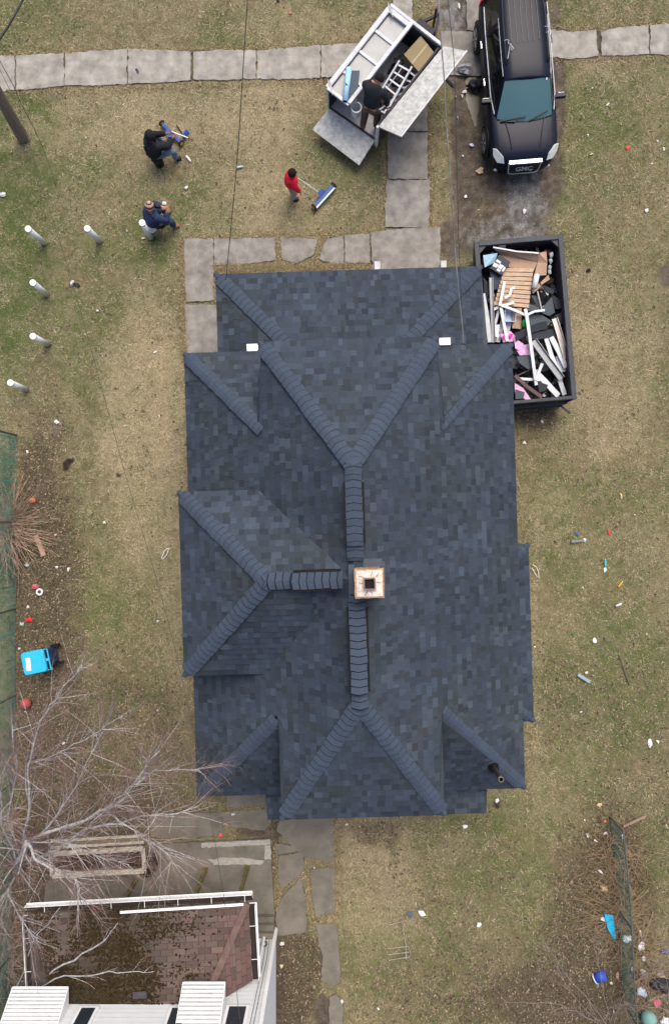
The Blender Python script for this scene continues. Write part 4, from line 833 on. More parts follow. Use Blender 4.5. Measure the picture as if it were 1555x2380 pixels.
k = MB(); k.bar((-.05, LL + .02, 1.36), (LW, LL + .02, 1.36), .09, .07); k.build('front_rail', wmet, tr, bevel=.015)
k = MB(); k.bar((.70, 0, 1.40), (.70, LL, 1.40), .10, .09); k.build('centre_rail', wmet, tr, bevel=.015)
k = MB(); k.bar((0, -.01, 1.38), (.72, -.01, 1.38), .09, .06); k.build('rear_rail', wmet, tr, bevel=.015)
k = MB(); k.bar((.04, LL - .10, 1.37), (.7, LL - .10, 1.37), .13, .06); k.build('front_rail', wmet, tr, bevel=.015)
k = MB(); k.box((.34, LL / 2, 1.27), (.64, LL - .06, .04)); lidp = k.build('tray_lid', gry, tr)
for y in (.62, 1.30, 1.98): k = MB(); k.box((.34, y, 1.31), (.62, .075, .045)); k.build('tray_rib', wmet, lidp)
for y in (.10, LL - .05):
    k = MB(); k.plate([Vector((-.18, y + .10, 1.36)), Vector((-.02, y + .04, 1.42)), Vector((.10, y - .04, 1.42)), Vector((.24, y - .20, 1.42)), Vector((.10, y - .10, 1.42)), Vector((-.02, y - .02, 1.42))], .02); k.build('strut', gry, tr)
lidc = [TL(700, 1130, 1.38), TL(905, 1220, 1.66), TL(1490, 455, 1.66), TL(1280, 410, 1.38)]
k = MB(); k.plate(lidc, .045); rl = k.build('right_lid', wdirty, tr, bevel=.008)
k = MB(); k.bar(lidc[1] + Vector((0, 0, .006)), lidc[2] + Vector((0, 0, .006)), .035, .03); k.build('lid_edge', wmet, rl)
k = MB(); k.bar(TL(1300, 700, .7), TL(1370, 775, .5), .07, .05); k.build('jack_arm', dkm, tr)
rd = [TL(265, 960, .55), TL(675, 1245, .55), TL(530, 1475, .35), TL(112, 1157, .35)]; k = MB(); k.plate(rd, .04); dr = k.build('rear_door', wdirty, tr, bevel=.006)
k = MB(); k.bar(rd[0] + Vector((0, 0, .02)), rd[1] + Vector((0, 0, .02)), .05, .03); k.build('hinge', dkm, dr)
k = MB(); k.bar((.0, .02, .5), (.0, .02, 1.35), .06, .06); k.build('corner_post', wmet, tr); k = MB(); k.bar((LW, .02, .4), (LW, .02, 1.35), .07, .07); k.build('corner_post', wmet, tr)
for x in (-.13, LW + .13):
    for y in (1.05,): k = MB(); k.lathe([(.1, -.1), (.3, -.1), (.33, -.06), (.33, .06), (.3, .1), (.1, .1)], (x, y, .33), 20, Matrix.Rotation(math.pi / 2, 3, 'Y')); k.build('wheel', tyre, tr)
k = MB(); k.bar((.2, LL, .5), (LW / 2, LL + 1.15, .5), .07, .07); k.bar((LW - .2, LL, .5), (LW / 2, LL + 1.15, .5), .07, .07); k.box((LW / 2, LL + .42, .62), (.55, .4, .25)); k.build('tow_frame', dkm, tr)
k = MB(); k.tube([(LW / 2, LL + .95, .2), (LW / 2, LL + .95, 1.0)], .035, 8); k.build('jockey_post', mat('rusty', rgb(110, 70, 50), .8, var=.3), tr)
TM = Matrix.Translation(TO) @ Matrix.Rotation(TZ, 4, 'Z')
tw = lambda x, y, z: TM @ Vector((x, y, z))
def flat(name, pts, t, m, lb, cat, grp=None, sub=None, **kw):
    c = sum((Vector(p) for p in pts), Vector()) / len(pts); k = MB(); k.plate(pts, t, **kw); o = k.build(name, m, None, loc=c); tag(o, lb, cat, grp); return o
cb = mat('cardboard', rgb(164, 136, 114), .85, var=.1, scale=3, col2=rgb(180, 150, 126)); pj = mat('plywood_tan', rgb(132, 118, 88), .8, var=.08, scale=3)
bx = thing('box', 'olive tan cardboard box at the front of the open trailer', 'box', c2(1065, 480, 1.15)); O_ = bx.location
q = [c2(x, y, 1.28) - O_ for x, y in ((1080, 320), (1200, 470), (1070, 650), (930, 485))]; k = MB(); k.plate(q, .34); k.build('carton', pj, bx); k = MB(); k.bar((q[0] + q[1]) / 2 + Vector((0, 0, .003)), (q[2] + q[3]) / 2 + Vector((0, 0, .003)), .05, .006); k.build('tape', mat('tape', rgb(150, 136, 104), .5), bx)
alu = mat('aluminium', rgb(150, 155, 165), .5, metal=.3, var=.15, scale=8)
def ladder(r0, r1, s0, s1, n, z0, z1, lb):
    A0, A1, B0_, B1 = c2(*r0, z0), c2(*r1, z1), c2(*s0, z0), c2(*s1, z1); O_ = (A0 + A1 + B0_ + B1) / 4; t_ = thing('ladder', lb, 'ladder', O_)
    for a, b in ((A0, A1), (B0_, B1)): k = MB(); k.bar(a - O_, b - O_, .045, .09); k.build('rail', alu, t_)
    for i in range(n):
        t = (i + .5) / n; k = MB(); k.bar(A0.lerp(A1, t) - O_, B0_.lerp(B1, t) - O_, .045, .03); k.build('rung', alu, t_)
ladder((890, 545), (700, 860), (1000, 600), (800, 960), 5, 1.30, 1.15, 'aluminium ladder nearest the worker, lying uppermost in the trailer')
ladder((1000, 610), (750, 1020), (1050, 660), (850, 960), 6, 1.12, 1.0, 'lower aluminium ladder in the trailer, beside the hinged lid')
ladder((890, 870), (690, 1000), (960, 770), (760, 1060), 4, .95, .85, 'short ladder section at the bottom of the trailer load')
rbr = mat('rust_brown', rgb(96, 66, 50), .8, var=.3)
for i, (a, b, m_, lb) in enumerate((((960, 540), (780, 790), alu, 'silver pole under the ladders in the trailer'), ((850, 780), (760, 880), rbr, 'rusty rod poking between the ladder rungs'), ((1040, 670), (880, 900), rbr, 'brown pole along the lid side of the ladders'))):
    p, q = c2(*a, .95), c2(*b, .9); k = MB(); k.tube([p, q], .02, 6); tag(k.build('pole', m_, None, loc=p), lb, 'pole')
gb = MB()
for i in range(70): x, y = random.uniform(.78, 1.5), random.uniform(.6, 2.6); gb.blob((x, y, random.uniform(.55, .85)), (random.uniform(.05, .14), random.uniform(.05, .14), .06), i, .4, rgb(*random.choice([(40, 38, 42), (60, 56, 54), (30, 30, 36), (84, 74, 62), (52, 48, 50)])), 6)
dbm = mat('debris', (0, 0, 0), .8, var=.2, attr=True); o = gb.build('debris', dbm); o.matrix_world = TM; tag(o, 'dark jumble of tools and scraps in the trailer bed', 'debris', kind='stuff')
roll = mat('light_blue_wrap', rgb(150, 194, 222), .5, var=.06); fl2 = mat('felt_grey', rgb(74, 84, 92), .85, var=.1)
p, q = c2(440, 610, 1.42), c2(405, 905, 1.42); rt = thing('roll', 'pale blue roll of roofing underlay lying on the trailer tray', 'roll', p); k = MB(); k.tube([Vector((0, 0, 0)), q - p], .075, 16); k.build('wrapped_roll', roll, rt, True); k = MB(); k.tube([(q - p) * 1.002, (q - p) * 1.02], .05, 12); k.build('core_hole', blk, rt)
k = MB(); pm = c2(418, 745, 1.497) - p; k.plate([pm + Vector((-.03, .03, 0)), pm + Vector((-.03, -.03, 0)), pm + Vector((.05, -.06, 0))], .006); k.build('print_arrow', blk, rt)
flat('felt_sheet', [c2(465, 628, 1.38), c2(537, 630, 1.38), c2(505, 930, 1.38), c2(435, 920, 1.38)], .012, fl2, 'dark grey felt sheet beside the pale blue roll', 'sheet')
tb = thing('bucket', 'clear white plastic tub behind the worker in the trailer', 'bucket', c2(505, 960, 1.2)); k = MB(); k.lathe([(.11, -.3), (.14, 0), (.15, .0), (.15, .02), (.12, .02), (.1, -.28)], (0, 0, 0), 16); k.build('tub', mat('frosted_white', rgb(196, 204, 210), .4), tb)
# ------------------------------------------------------------------ dumpster
def c4(x, y, z): return P(1069.1 + x / 5.0525, 518.3 + y / 5.0525, z)
n1, n2, n3 = c4(175, 225, 1.3), c4(1213, 125, 1.3), c4(1355, 2060, 1.3); ctr = (n1 + n3) / 2; dz_ = math.atan2(n2.y - n1.y, n2.x - n1.x); dW = (n2 - n1).length; dL = (n3 - n2).length
dz_ = (dz_ + math.atan2(n2.y - n3.y, n2.x - n3.x) - math.pi / 2) / 2
bk = mat('dumpster_paint', rgb(50, 54, 62), .6, var=.25, scale=4, spec=.4); bki = mat('dumpster_inside', rgb(44, 42, 48), .75, var=.4, scale=5, streak=(1, 1, .3), col2=rgb(70, 66, 72))
du = thing('dumpster', 'open black steel dumpster full of roofing scrap beside the house', 'dumpster', (ctr.x, ctr.y, 0), dz_)
hx, hy = dW / 2, dL / 2
for a, b, m_ in (((hx - .07, -hy, .7), (hx - .07, hy, .7), bki), ):
    k = MB(); k.bar(a, b, .05, 1.15); k.build('side_wall', m_, du)
k = MB(); k.plate([(-hx + .04, -hy, 1.25), (-hx + .04, hy, 1.25), (-hx + .22, hy, .12), (-hx + .22, -hy, .12)], .04, n=(.98, 0, .15)); k.build('side_wall', bki, du)
for yy in (hy - .05, -hy + .09): k = MB(); k.plate([(-hx + .03, yy, 1.25), (hx - .02, yy, 1.25), (hx - .02, yy, .12), (-hx + .24, yy, .12)], .05, n=(0, 1, .001)); k.build('end_wall', bki, du)
k = MB(); k.box((.1, 0, .14), (dW - .3, dL - .1, .06)); k.build('floor', bki, du)
for a, b in (((-hx + .06, -hy, 1.26), (-hx + .06, hy, 1.26)), ((hx - .06, -hy, 1.26), (hx - .06, hy, 1.26)), ((-hx + .12, hy - .06, 1.262), (hx - .12, hy - .06, 1.262)), ((-hx + .12, -hy + .05, 1.258), (hx - .12, -hy + .05, 1.258))):
    k = MB(); k.bar(a, b, .13 if abs(a[0] - b[0]) < .1 or a[1] > 0 else .09, .1); k.build('rim', bk, du, bevel=.012)
for sx in (-1, 1): k = MB(); k.prism([(sx * (hx - .12), hy - .12), (sx * (hx - .32), hy - .12), (sx * (hx - .12), hy - .32)] if sx < 0 else [(hx - .12, hy - .12), (hx - .12, hy - .32), (hx - .32, hy - .12)], 1.2, 1.27); k.build('corner_gusset', bk, du)
y = -hy + .5
while y < hy - .3:
    for sx in (1,): k = MB(); k.bar((sx * (hx + .0), y, .15), (sx * hx, y, 1.2), .06, .08, (0, 1, 0)); k.build('rib', bk, du)
    y += .62
k = MB(); k.bar((-hx + .1, -hy - .02, .75), (hx - .1, -hy - .02, .75), .05, .1); k.bar((-hx + .25, -hy - .02, .3), (hx - .1, -hy - .02, .3), .05, .1); k.build('door_rail', bk, du)
k = MB(); k.bar((hx - .15, -hy - .02, .4), (hx + .1, -hy - .25, .35), .04, .05); k.build('door_latch', bk, du)
k = MB(); k.bar((-.05, hy + .12, .9), (.30, hy + .12, .9), .04, .04); k.bar((-.05, hy, .9), (-.05, hy + .14, .9), .05, .05); k.bar((.28, hy, .9), (.28, hy + .14, .9), .05, .05); k.build('hook_bar', bk, du)
fill = MB(); rr = random.Random(3)
for i in range(420):
    u_, v_ = rr.uniform(-hx + .3, hx - .14), rr.uniform(-hy + .14, hy - .14); z = rr.uniform(.3, .72); s = rr.uniform(.08, .3)
    R = Matrix.Rotation(rr.uniform(0, 6), 3, 'Z') @ Matrix.Rotation(rr.gauss(0, .25), 3, 'X') @ Matrix.Rotation(rr.gauss(0, .25), 3, 'Y'); pts = [Vector((math.cos(t) * s * rr.uniform(.6, 1), math.sin(t) * s * .7 * rr.uniform(.6, 1), 0)) for t in [j * 1.05 for j in range(6)]]
    lim = lambda p: Vector((max(-hx + .22, min(hx - .1, p.x)), max(-hy + .1, min(hy - .1, p.y)), p.z))
    fill.plate([lim(R @ p + Vector((u_, v_, z))) for p in pts], .012, rgb(*rr.choice([(44, 46, 54), (36, 36, 40), (60, 64, 70), (28, 28, 32), (52, 48, 48), (74, 76, 80), (40, 40, 48)])))
for i in range(260):
    u_, v_ = rr.uniform(-hx + .3, hx - .14), rr.uniform(-hy + .1, hy - .1); z = rr.uniform(.7, .86); s = rr.uniform(.03, .12)
    R = Matrix.Rotation(rr.uniform(0, 6), 3, 'Z') @ Matrix.Rotation(rr.gauss(0, .35), 3, 'X'); pts = [Vector((math.cos(t) * s * rr.uniform(.4, 1), math.sin(t) * s * .6 * rr.uniform(.4, 1), 0)) for t in [j * 1.25 for j in range(5)]]
    fill.plate([lim(R @ p + Vector((u_, v_, z))) for p in pts], .008, rgb(*rr.choice([(60, 62, 70), (36, 36, 40), (90, 92, 96), (28, 28, 32), (72, 62, 56), (128, 130, 134), (150, 120, 98), (170, 172, 176), (44, 40, 44)])))
o = fill.build('roofing_scraps', dbm); o.location = du.location; o.rotation_euler = (0, 0, dz_); tag(o, 'heap of torn dark shingles filling the bottom of the dumpster', 'debris', kind='stuff')
wpl = mat('white_vinyl', rgb(200, 204, 208), .45, var=.06, scale=5, spec=.4); galv = mat('grey_aluminium', rgb(126, 130, 134), .45, metal=.4, var=.15, scale=6); brn = mat('brown_metal', rgb(74, 56, 58), .5, var=.15)
def strip(name, pts, w, h, z, m, lb, cat='gutter', grp=None, hollow=False):
    V = [c4(x, y, z if not isinstance(z, (list, tuple)) else z[i]) for i, (x, y) in enumerate(pts)]; k = MB()
    for i in range(len(V) - 1):
        if hollow:
            d = (V[i + 1] - V[i]).normalized(); x = d.cross(Vector((0, 0, 1))).normalized() * (w / 2); k.bar(V[i] + x, V[i + 1] + x, .012, h); k.bar(V[i] - x, V[i + 1] - x, .012, h); k.bar(V[i] - Vector((0, 0, h / 2)), V[i + 1] - Vector((0, 0, h / 2)), w, .01)
        else: k.bar(V[i], V[i + 1], w, h)
    o = k.build(name, m, None, loc=V[0], bevel=.004 if not hollow else 0); return tag(o, lb, cat, grp)
DG = 'downspouts and trim thrown in the dumpster'
S = strip
S('downspout', [(518, 690), (462, 975)], .075, .06, 1.12, wpl, 'white downspout lying on the left half of the pallet', 'downspout', DG)
S('downspout', [(385, 1020), (460, 985), (632, 935)], .07, .05, [1.0, 1.04, 1.08], wpl, 'white downspout crossing the bottom edge of the pallet', 'downspout', DG)
S('downspout', [(470, 965), (600, 1010), (770, 1085)], .065, .05, [1.1, 1.12, 1.12], wpl, 'white downspout slanting from the pallet to the long upright one', 'downspout', DG)
S('downspout', [(475, 985), (550, 1390)], .085, .05, [1.06, .98], wpl, 'white channel running down from the pallet to the pink insulation', 'downspout', DG)
S('downspout', [(762, 1010), (778, 1090), (822, 1400), (862, 1700), (890, 1905)], .085, .06, [1.14, 1.14, 1.12, 1.08, 1.0], wpl, 'longest white downspout running down the middle of the dumpster', 'downspout', DG)
S('downspout', [(785, 1080), (870, 1040), (990, 1025)], .06, .05, 1.12, wpl, 'short white elbow pipe branching right from the longest downspout', 'downspout', DG)
S('downspout', [(455, 1010), (392, 1255)], .07, .05, [.95, .85], wpl, 'white strip left of the blue grey tub', 'downspout', DG)
S('downspout', [(960, 1650), (885, 1850)], .075, .05, [1.1, 1.05], wpl, 'short white piece leaning across the lower end of the longest downspout', 'downspout', DG)
S('downspout', [(690, 1830), (965, 1845)], .07, .04, .95, wpl, 'white strip crossing over the brown metal angle', 'downspout', DG)
S('downspout', [(875, 1740), (1000, 1870), (1150, 2030)], .15, .04, [.95, .96, .9], wpl, 'wide white trim in the lower right corner of the dumpster', 'trim', DG)
S('downspout', [(1000, 1340), (1070, 1560), (1150, 1740)], .11, .05, .95, wpl, 'white trim between the grey gutter and the right hand trim pieces', 'trim', DG)
S('downspout', [(1065, 1340), (1160, 1520), (1240, 1700)], .13, .05, 1.0, wpl, 'white trim piece nearest the right dumpster wall', 'trim', DG)
S('downspout', [(1160, 1830), (1225, 2020)], .12, .05, .9, wpl, 'white spotted pipe end in the far lower right corner', 'pipe', DG)
S('downspout', [(1150, 1560), (1210, 1750)], .16, .04, .9, wpl, 'broad white panel under the right hand trim', 'trim', DG)
S('downspout', [(640, 760), (600, 770), (580, 850), (520, 885)], .07, .06, 1.17, wpl, 'white S shaped downspout elbow lying on the pallet', 'downspout', DG)
S('downspout', [(500, 1150), (440, 1400)], .12, .03, [.85, .8], wpl, 'white channel beside the left pink insulation', 'trim', DG)
S('downspout', [(580, 1170), (545, 1290)], .12, .03, [.85, .8], wpl, 'pale panel below the blue grey tub', 'trim', DG)
S('gutter', [(860, 1380), (1010, 1590), (1190, 1830)], .17, .07, 1.08, galv, 'grey aluminium gutter lying diagonally, lower right of the dumpster', 'gutter', 'gutters in the dumpster', True)
S('gutter', [(1105, 1120), (1180, 1360), (1245, 1590)], .15, .07, 1.05, mat('beige_aluminium', rgb(186, 178, 172), .5, metal=.3, var=.1), 'beige gutter along the right wall of the dumpster', 'gutter', 'gutters in the dumpster', True)
S('gutter', [(360, 640), (372, 960), (390, 1400)], .09, .06, [1.1, 1.08, 1.0], galv, 'grey steel track along the left side of the dumpster', 'gutter', 'gutters in the dumpster', True)
S('gutter', [(265, 830), (310, 1080), (350, 1400)], .12, .03, [1.1, 1.05, 1.0], mat('dull_white', rgb(186, 192, 198), .5, var=.1), 'crumpled dull white flashing by the left wall of the dumpster', 'flashing')
S('angle_bar', [(640, 1790), (780, 1920), (960, 2050)], .10, .05, .98, brn, 'dark brown metal angle bar at the lower end of the dumpster', 'bar')
S('angle_bar', [(905, 800), (965, 1060)], .035, .03, 1.05, galv, 'thin grey rod across the torn grey sheets', 'bar')
S('angle_bar', [(965, 740), (1030, 850)], .05, .03, .95, galv, 'short grey strip below the cardboard on the right', 'bar')
S('angle_bar', [(650, 1800), (830, 1720)], .03, .03, .9, brn, 'thin brown stick crossing above the brown angle bar', 'bar')
# pallet
pw_ = mat('pallet_wood', rgb(176, 148, 124), .8, var=.2, scale=5, streak=(1, 6, 1), col2=rgb(200, 174, 148)); 
TLc, TRc, BRc, BLc = c4(520, 525, 1.07), c4(862, 530, 1.07), c4(802, 1000, 1.0), c4(392, 965, 1.0); O_ = (TLc + BRc) / 2; pl = thing('pallet', 'pale wooden pallet lying on top of the scrap in the dumpster', 'pallet', O_)
for i in range(9):
    t = (i + .5) / 9; a = TLc.lerp(BLc, t) - O_; b = TRc.lerp(BRc, t) - O_; k = MB(); k.bar(a, b, .098, .018); k.build('slat', pw_, pl, bevel=.002)
for s in (.06, .5, .94): k = MB(); k.bar(TLc.lerp(TRc, s) - O_ - Vector((0, 0, .055)), BLc.lerp(BRc, s) - O_ - Vector((0, 0, .055)), .04, .085); k.build('stringer', pw_, pl)
flb = flat
cbx = thing('cardboard_sheet', 'large opened brown cardboard box behind the pallet', 'cardboard', c4(700, 430, 1.0)); O_ = cbx.location
for nm, q, zz in (('panel', ((390, 300), (920, 355), (905, 462), (480, 372)), (1.22, 1.22, 1.02, 1.02)), ('panel', ((480, 375), (905, 464), (862, 560), (570, 520)), (1.015, 1.015, .98, .98)), ('panel', ((907, 462), (1020, 466), (1010, 612), (868, 620)), (1.03, 1.1, 1.06, 1.0)), ('flap', ((925, 350), (1010, 330), (1022, 462), (908, 460)), (1.2, 1.15, 1.1, 1.04))):
    k = MB(); k.plate([c4(x, y, z) - O_ for (x, y), z in zip(q, zz)], .008); k.build(nm, cb, cbx)
k = MB(); k.bar(c4(385, 285, 1.235) - O_, c4(660, 335, 1.235) - O_, .035, .03); k.bar(c4(660, 335, 1.235) - O_, c4(920, 355, 1.235) - O_, .035, .03); k.build('foam_edge', wpl, cbx)
flb('cardboard_piece', [c4(940, 700, .98), c4(1035, 605, 1.0), c4(1052, 660, 1.0), c4(955, 725, .98)], .03, cb, 'small cardboard strip right of the white rolled piece', 'cardboard')
flb('cardboard_piece', [c4(835, 790, .95), c4(920, 710, .95), c4(955, 740, .95), c4(852, 832, .95)], .02, cb, 'triangular cardboard corner sticking out under the pallet edge', 'cardboard')
flb('cardboard_piece', [c4(615, 1000, 1.0), c4(722, 1000, 1.0), c4(722, 1245, .92), c4(612, 1235, .92)], .06, cb, 'narrow brown carton standing between the two white downspouts', 'box')
bxx = thing('printed_box', 'black carton printed with white labels, left of the pallet', 'box', c4(470, 490, 1.0)); O_ = bxx.location
k = MB(); k.plate([c4(x, y, 1.18) - O_ for x, y in ((460, 368), (592, 462), (485, 612), (352, 528))], .22); k.build('carton', mat('black_carton', rgb(52, 50, 60), .6), bxx)
for q in (((430, 425), (482, 455), (468, 480), (418, 450)), ((400, 460), (455, 492), (425, 525), (380, 505)), ((470, 480), (515, 505), (480, 545), (438, 520)), ((515, 510), (535, 525), (505, 575), (485, 560)), ((440, 530), (478, 550), (462, 575), (425, 553))):
    k = MB(); k.plate([c4(x, y, 1.184) - O_ for x, y in q], .003); k.build('label_print', mat('print_white', rgb(200, 204, 210), .6, var=.3, scale=30), bxx)
flb('foam_sheet', [c4(268, 378, 1.12), c4(442, 352, 1.12), c4(405, 462, 1.05), c4(288, 522, 1.1)], .02, mat('pale_blue_foam', rgb(150, 184, 206), .6), 'pale blue foam sheet in the upper left corner of the dumpster', 'sheet')
flb('plastic_sheet', [c4(340, 520, 1.05), c4(505, 610, 1.05), c4(498, 765, 1.0), c4(385, 785, 1.0)], .02, mat('navy_sheet', rgb(48, 54, 72), .6), 'navy blue sheet left of the pallet under the printed carton', 'sheet')
flb('foam_sheet', [c4(440, 262, 1.15), c4(535, 250, 1.2), c4(533, 290, 1.1), c4(450, 290, 1.1)], .02, wpl, 'small white foam piece against the top wall of the dumpster', 'sheet')
V = [c4(900, 605, 1.15), c4(868, 765, 1.13)]; k = MB(); k.tube(V, .075, 10); tag(k.build('foam_tube', wpl, None, True, loc=V[0]), 'fat white foam tube on the right edge of the pallet', 'tube')
cl_ = MB(); [cl_.blob(c4(x, y, z), (.05, .09, .06), i, .3) for i, (x, y, z) in enumerate(((1068, 380, 1.0), (1062, 450, 1.0), (1050, 520, .98), (1045, 575, .95)))]; tag(cl_.build('cloth', wpl, None, True, loc=c4(1060, 470, .95)), 'crumpled white cloth hanging in the upper right of the dumpster', 'cloth')
rdb = MB(); [rdb.blob(c4(1000 + i * 14, 330 + (i % 3) * 15, .95), .04, i, .4) for i in range(5)]; tag(rdb.build('rags', mat('dark_red_rag', rgb(96, 50, 66), .8, var=.4, scale=20), None, loc=c4(1030, 340, .95)), 'dark pink rags above the white cloth in the dumpster', 'rags')
tu = thing('tub', 'pale blue grey plastic tub beside the narrow brown carton', 'tub', c4(565, 1110, .85)); k = MB(); k.loft([ring((0, 0), .26, .30, .0), ring((0, 0), .30, .34, .22), ring((0, 0), .27, .31, .22), ring((0, 0), .24, .27, .04)]); k.build('tub_body', mat('blue_grey_plastic', rgb(170, 184, 204), .5), tu)
k = MB(); k.blob(c4(748, 1185, 1.0), (.07, .13, .08), 5, .15); tag(k.build('green_container', mat('green_plastic', rgb(28, 140, 64), .4), None, True, loc=c4(748, 1185, .95)), 'bright green plastic jug in the middle of the dumpster', 'jug')
pk = mat('pink_insulation', rgb(222, 168, 214), .9, var=.12, scale=8, col2=rgb(232, 188, 226)); hp = mat('hot_pink', rgb(224, 60, 168), .8, var=.2)
def crum(name, c, r, m, lb, cat, seed=1, jit=.3, n=8): k = MB(); k.blob(c, r, seed, jit, None, n); return tag(k.build(name, m, None, loc=c), lb, cat)
flb('pink_insulation', [c4(470, 1310, .98), c4(590, 1270, 1.0), c4(650, 1330, .98), c4(620, 1390, .95), c4(505, 1400, .95)], .06, pk, 'pink insulation scrap at the foot of the white channels', 'insulation')
flb('pink_insulation', [c4(630, 1345, 1.02), c4(745, 1420, 1.02), c4(690, 1495, .98), c4(645, 1470, .98)], .05, pk, 'triangular pink insulation left of the long downspout', 'insulation')
flb('pink_insulation', [c4(665, 1500, .95), c4(740, 1430, .95), c4(830, 1420, .95), c4(825, 1550, .92), c4(700, 1555, .92)], .05, pk, 'lavender pink insulation batt under the long downspout', 'insulation')
flb('pink_insulation', [c4(640, 1880, .95), c4(740, 1940, .95), c4(830, 2070, .9), c4(770, 2075, .9), c4(640, 1990, .9)], .05, pk, 'pink insulation strip in the bottom corner beside the brown angle bar', 'insulation')
crum('pink_wrapper', c4(590, 1325, 1.03), (.07, .05, .02), hp, 'hot pink wrapper on the pink insulation in the dumpster', 'wrapper')
crum('pink_wrapper', c4(505, 1345, 1.01), (.04, .05, .015), mat('magenta', rgb(200, 60, 150), .8), 'magenta scrap left of the hot pink wrapper', 'wrapper', 4)
crum('pink_wrapper', c4(1220, 1370, .95), (.03, .08, .03), mat('dusty_pink', rgb(220, 150, 180), .8), 'dusty pink strip against the right wall of the dumpster', 'wrapper', 6)
tshg = mat('torn_shingle', rgb(74, 82, 88), .85, var=.12, scale=20, bump=.3); dshg = mat('dark_membrane', rgb(44, 48, 56), .75, var=.12, scale=6)
for q, m_, lb in ((((830, 850), (905, 855), (960, 1000), (1080, 860), (1110, 1050), (1045, 1090), (960, 1060), (860, 900)), tshg, 'torn grey roofing sheet with a rusty stain'), (((800, 940), (960, 1010), (900, 1060), (790, 1030)), tshg, 'grey roofing scrap right of the pallet corner'),
    (((780, 1090), (960, 1080), (1070, 1150), (1040, 1200), (800, 1210)), tshg, 'pile of light grey torn roofing below the elbow pipe'), (((1110, 1080), (1225, 1040), (1210, 1150), (1170, 1200)), dshg, 'dark membrane flap at the right wall of the dumpster'),
    (((960, 720), (1110, 790), (1085, 840), (1000, 800)), dshg, 'black bent sheet below the cardboard strip'), (((1080, 850), (1180, 900), (1215, 1000), (1120, 1010)), dshg, 'dark torn sheet in the shade of the right wall'),
    (((820, 1290), (1100, 1240), (1110, 1330), (900, 1370), (830, 1350)), dshg, 'lower black membrane strip crossing the load'), (((660, 1565), (830, 1560), (900, 1640), (800, 1720), (700, 1650)), tshg, 'grey shingle scraps below the pink batt'),
    (((900, 1860), (1030, 1900), (1010, 1960), (930, 1990)), dshg, 'black crumpled sheet near the bottom end of the dumpster'), (((645, 1950), (760, 1990), (740, 2060), (650, 2070)), tshg, 'pale grey roofing scrap in the lower left of the visible load'),
    (((270, 640), (330, 700), (330, 860), (285, 850)), dshg, 'black crumpled sheet beside the steel track'), (((300, 1240), (370, 1300), (370, 1380), (300, 1340)), mat('bluish_white', rgb(190, 202, 216), .6), 'bluish white panel end at the left wall'), (((390, 1200), (460, 1190), (450, 1350), (410, 1330)), wpl, 'white plastic flap beside the left pink insulation')):
    z = .98 if m_ is tshg else 1.0; c = sum((c4(x, y, z) for x, y in q), Vector()) / len(q); k = MB(); k.plate([c4(x, y, z + random.uniform(-.015, .02)) for x, y in q], .01, n=(0, 0, 1)); tag(k.build('roofing_sheet', m_, None, loc=c), lb, 'sheet')
k = MB(); ar = [(650 + i * 62, 1345 - 150 * math.sin(i / 6 * 1.35)) for i in range(7)]; lo_ = [c4(x, y + 45, 1.05) for x, y in ar]; hi_ = [c4(x, y - 50, 1.09) for x, y in ar]; k.loft([[a, b, b - Vector((0, 0, .012)), a - Vector((0, 0, .012))] for a, b in zip(lo_, hi_)]); tag(k.build('membrane_strip', dshg, None, loc=lo_[0]), 'curved black membrane strip with a pale stripe, centre of the load', 'strip')
